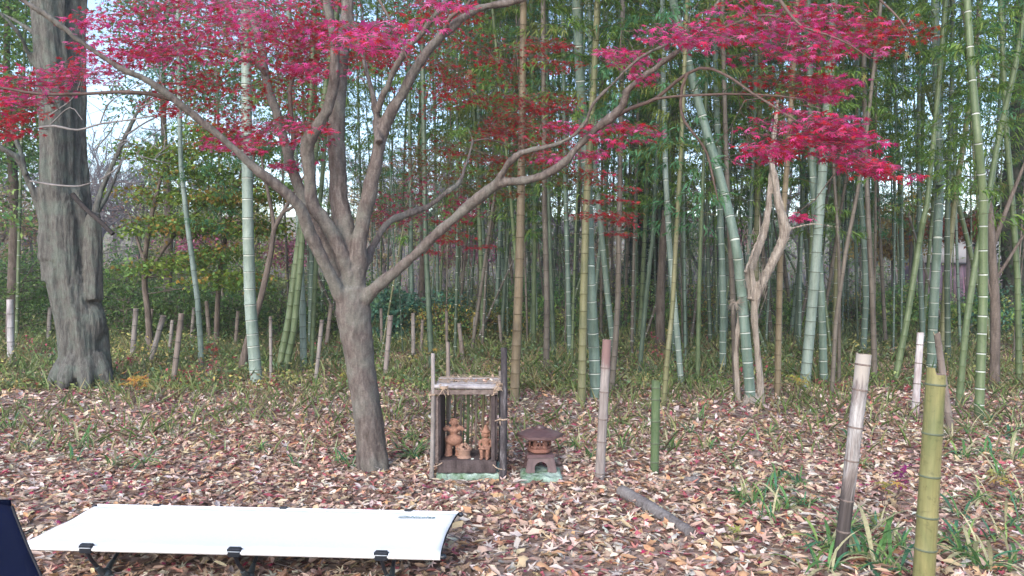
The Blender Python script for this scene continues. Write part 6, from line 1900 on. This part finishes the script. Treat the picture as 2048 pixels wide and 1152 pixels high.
# firebox: six walls with window holes
bz = hf + .044; bh = .074; Rb = .080
fb = empty('firebox', (0, 0, 0)); fb.parent = lan
side = Rb
for k in range(6):
    a = -math.pi / 2 + k * math.pi / 3
    ap = Rb * math.cos(math.pi / 6)
    g = Geo()
    xs = [-side / 2, -.019, -.008, .004, .016, side / 2] if k % 2 == 0 else [-side / 2, -.018, .018, side / 2]
    zs_ = [0, .024, .036, .046, .058, bh] if k % 2 == 0 else [0, .018, .05, bh]
    for i in range(len(xs) - 1):
        for j in range(len(zs_) - 1):
            hole = (i in (1, 3) and j in (1, 3)) if k % 2 == 0 else (i == 1 and j == 1)
            if not hole:
                g.box(((xs[i] + xs[i + 1]) / 2, 0, (zs_[j] + zs_[j + 1]) / 2), (xs[i + 1] - xs[i], .010, zs_[j + 1] - zs_[j]))
    o = g.obj('wall_panel', [M['iron_red']], lan)
    o.location = (math.cos(a) * (ap - .005), math.sin(a) * (ap - .005), bz); o.rotation_euler = (0, 0, a + math.pi / 2)
bpy.data.objects.remove(fb)
# roof with eaves
g = Geo(); rz0 = bz + bh
g.prism(6, .070, .160, rz0 - .002, rz0 + .006, top=False); g.prism(6, .162, .163, rz0 + .006, rz0 + .024, top=False, bot=False)
g.prism(6, .163, .088, rz0 + .024, rz0 + .046, bot=False, top=False); g.prism(6, .088, .048, rz0 + .046, rz0 + .058, bot=False)
g.obj('roof', [M['iron']], lan)
g = Geo(); g.prism(6, .050, .052, rz0 + .056, rz0 + .063); g.prism(12, .030, .026, rz0 + .063, rz0 + .078); g.obj('finial', [M['iron']], lan)

# ================================================================== COT
cz = .20
def on_z(px, py, z):
    d = ray(px, py); t = (z - CAM_H) / d.z
    return Vector((d.x * t, d.y * t, z))
c_fl, c_fr, c_br, c_bl = on_z(38, 1087, cz), on_z(890, 1112, cz), on_z(909, 1021, cz), on_z(196, 1009, cz)
ex = ((c_fr - c_fl) + (c_br - c_bl)); LEN = ex.length / 2; ex.normalize()
WID = ((c_bl - c_fl).dot(Vector((-ex.y, ex.x, 0))) + (c_br - c_fr).dot(Vector((-ex.y, ex.x, 0)))) / 2
cen = (c_fl + c_fr + c_br + c_bl) / 4
print('cot', LEN, WID, ex)
cot = empty('camping_cot', (cen.x, cen.y, 0), 'low white camping cot with black clip legs standing on the leaves', 'cot')
cot.rotation_euler = (0, 0, math.atan2(ex.y, ex.x))
hl, hw = LEN / 2, WID / 2
# fabric
nx, ny = 60, 16
V, F = [], []
for i in range(nx + 1):
    for j in range(ny + 1):
        v = j / ny * 2 - 1; u = i / nx * 2 - 1
        inset = .014 * (1 - v * v)           # ends curve in between the poles
        x = u * (hl - inset * abs(u) ** 6)
        y = v * hw
        z = cz - .008 * (1 - v ** 4) * (1 - u ** 8) + .0015 * math.sin(x * 9) * (1 - v * v)
        z += -.012 * max(0, abs(v) - .955) / .045 + .0022 * math.sin(x * 31 + v * 5) * abs(v) ** 3 * math.sin(x * 7) + .002 * math.sin(y * 26 + x * 3) * abs(u) ** 5
        V.append([x, y, z])
for i in range(nx):
    for j in range(ny):
        a = i * (ny + 1) + j
        F.append([a, a + ny + 1, a + ny + 2, a + 1])
me = mesh_np('fabric', V, np.array(F), M['white_cloth'], None, True)
o = link(bpy.data.objects.new('fabric', me), cot)
so = o.modifiers.new('thick', 'SOLIDIFY'); so.thickness = .003; so.offset = -1
for s in (-1, 1):
    # sleeve round the pole, pole tips
    g = Geo(); P = [(x, s * (hw - .004), cz - .012) for x in np.linspace(-hl + .0, hl - .0, 30)]
    g.tube(P, .0125, 12, True); g.obj('sleeve', [M['white_cloth']], cot, True)
    g = Geo(); P = [(x, s * (hw - .006), cz - .012) for x in (-hl - .012, 0, hl + .012)]
    g.tube(P, .0095, 10, True); g.obj('side_pole', [M['black_metal']], cot, True)
    # end trim
    g = Geo(); P = [(s * (hl - .014 * (1 - v * v) + .002), v * hw, cz - .006) for v in np.linspace(-.97, .97, 14)]
    g.tube(P, .0035, 6, True); g.obj('end_trim', [M['black_trim']], cot, True)
    g = Geo(); P = [(x, s * (hw - .004), cz - .0235) for x in np.linspace(-hl + .02, hl - .02, 20)]
    g.tube(P, .003, 6, True); g.obj('seam', [M['black_trim']], cot, True)
    for e in (-1, 1):
        g = Geo(); g.ball((e * (hl + .012), s * (hw - .012), cz - .012), (.014, .012, .012), 10, 8); g.obj('pole_cap', [M['black_metal']], cot, True)
inv = Matrix.Rotation(-cot.rotation_euler.z, 4, 'Z') @ Matrix.Translation(-cot.location)
for px, py in ((180, 1088), (471, 1098), (763, 1106)):
    lp = inv @ on_z(px, py, cz); X = lp.x
    lg = empty('leg', (X, 0, 0)); lg.parent = cot
    arc = []
    f = hw - .115
    pts = [(0, -hw + .004, cz - .03), (0.004, -hw + .03, cz - .075), (0.01, -f, .045), (0.006, -f + .10, .085), (0, 0, .135), (0.006, f - .10, .085), (0.01, f, .045), (.004, hw - .03, cz - .075), (0, hw - .004, cz - .03)]
    P, rr = resample(pts, .0085, .03)
    g = Geo(); g.tube(P, rr, 10, True)
    lo = g.obj('leg', [M['black_metal']], cot, True); lo.location = (X, 0, 0)
    bpy.data.objects.remove(lg)
    for s in (-1, 1):
        bm = bmesh.new(); bmesh.ops.create_cube(bm, size=1)
        bmesh.ops.scale(bm, vec=(.062, .030, .040), verts=bm.verts)
        bmesh.ops.bevel(bm, geom=list(bm.edges), offset=.006, segments=3, affect='EDGES')
        cm = bpy.data.meshes.new('clip'); bm.to_mesh(cm); bm.free(); cm.materials.append(M['black_metal'])
        co = link(bpy.data.objects.new('clip', cm), lo); co.location = (0, s * (hw - .002), cz - .010)
        if s > 0: co.scale = (.7, .7, .8)
        g = Geo(); g.box((0, s * (hw + .0142), cz - .004), (.056, .002, .0035)); g.obj('clip_line', [M['clip_line']], lo)
        g = Geo(); g.ball((.012, s * f, .030), (.030, .026, .030), 12, 8); g.tube([(.012, s * (f + .02), .045), (.008, s * (f + .055), .085)], [.015, .011], 10); g.tube([(.014, s * (f - .015), .045), (.01, s * (f - .06), .068)], [.015, .011], 10)
        g.ball((-.018, s * f, .016), (.022, .022, .016), 10, 8); g.ball((.042, s * f, .016), (.022, .022, .016), 10, 8)
        g.obj('foot', [M['grey_metal']], lo, True)
# print on the fabric
fc = bpy.data.curves.new('print_text', 'FONT')
fc.body = 'Nicolee'; fc.size = .052; fc.extrude = .0004; fc.space_character = 1.12; fc.shear = .25; fc.offset = .0008
tmp = bpy.data.objects.new('tmp', fc); C.objects.link(tmp)
dg = bpy.context.evaluated_depsgraph_get(); dg.update()
tme = bpy.data.meshes.new_from_object(tmp.evaluated_get(dg)); bpy.data.objects.remove(tmp)
tme.materials.clear(); tme.materials.append(M['logo'])
p0 = inv @ on_z(796, 1034, cz); p1 = inv @ on_z(869, 1037, cz)
xs_ = [v.co.x for v in tme.vertices]
wtxt = max(xs_) - min(xs_)
o = link(bpy.data.objects.new('printed_name', tme), cot)
lx0 = p0.x + .060
k = (p1.x - lx0) / wtxt
o.location = (lx0, p0.y - .012, cz + .0015); o.scale = (k, k * 1.0, 1)
g = Geo(); 
for (ax_, bx_) in ((0, math.pi * 2),):
    P = [(math.cos(t) * .020, math.sin(t) * .013, 0) for t in np.linspace(0, 2 * math.pi, 25)]
    g.tube(P, .0022, 5, False)
g.box((.002, 0, 0), (.044, .004, .001), Matrix.Rotation(.25, 3, 'Z'))
g.box((-.022, -.006, 0), (.010, .008, .001)); g.box((.026, .0, 0), (.010, .010, .001))
o = g.obj('printed_emblem', [M['logo']], cot); o.location = (p0.x + .028, p0.y, cz + .0012); o.scale = (1, 1, .3)

# ================================================================== CHAIR
chx, chy = -1.644, 2.03
chair = empty('camping_chair', (chx, chy, 0), 'navy fabric camping chair mostly outside the bottom left corner', 'chair')
def sling():
    V, F = [], []
    nu, nv = 16, 22
    for i in range(nv + 1):
        t = i / nv
        if t < .55:      # back, from the top downwards
            q = t / .55
            z = .70 - .36 * q; y = .22 - .20 * q - .03 * math.sin(q * 3.14); w = .17 + .33 * q
        else:
            q = (t - .55) / .45
            z = .34 - .02 * math.sin(q * 3.14) + .06 * q; y = .02 - .36 * q; w = .50 - .05 * q
        for j in range(nu + 1):
            v = j / nu * 2 - 1
            V.append([v * min(w, .33), y - .05 * (v * v) * (1 if t < .55 else .3), z + (.05 * v * v if t > .45 else 0)])
    for i in range(nv):
        for j in range(nu):
            a = i * (nu + 1) + j
            F.append([a, a + 1, a + nu + 2, a + nu + 1])
    return V, F
V, F = sling()
o = link(bpy.data.objects.new('seat_sling', mesh_np('seat_sling', V, np.array(F), M['navy'], None, True)), chair)
so = o.modifiers.new('thick', 'SOLIDIFY'); so.thickness = .006
g = Geo(); g.box((0, .218, .685), (.27, .016, .04)); g.obj('top_hem', [M['navy']], chair)
Vs_ = np.array(V).reshape(23, 17, 3)
for e_ in (0, 16):
    g = Geo(); g.tube(Vs_[:, e_, :], .0045, 6, True); g.obj('piping', [M['black_trim']], chair, True)
for s in (-1, 1):
    g = Geo(); g.tube(*resample([(s * .12, .235, .67), (s * .15, .12, .42), (s * .14, -.02, .25)], [.008, .008, .008], .03), 10); g.obj('back_pole', [M['black_metal']], chair, True)
    g = Geo(); g.tube(*resample([(s * .16, -.02, .25), (s * .22, -.18, .34), (s * .26, -.33, .42)], [.008] * 3, .03), 10); g.obj('seat_pole', [M['black_metal']], chair, True)
    for e in (-1, 1):
        g = Geo(); g.tube([(s * .16, -.02, .25), (s * .24, -.02 + e * .19, .02)], [.009, .009], 10); g.ball((s * .24, -.02 + e * .19, .018), (.014, .014, .016), 10, 8); g.obj('leg', [M['black_metal']], chair, True)
g = Geo(); g.tube([(-.16, -.02, .25), (.16, -.02, .25)], [.011, .011], 10); g.obj('hub_bar', [M['black_metal']], chair, True)
chair.rotation_euler = (0, 0, R(3))
print('objects', len(bpy.data.objects))


# ================================================================== AIR
t = NT('thin_air'); pv = t.n('ShaderNodeVolumePrincipled')
pv.inputs['Density'].default_value = .0016; pv.inputs['Color'].default_value = (.95, .96, 1.0, 1)
t.l(pv.outputs[0], t.out.inputs[1])
g = Geo(); g.box((0, 0, 0), (186, 150, 21.1)); hz = g.obj('haze', [t.m]); hz.location = (0, 59, 9.45)
tag(hz, 'thin pale haze between the trees', None, None, 'stuff')
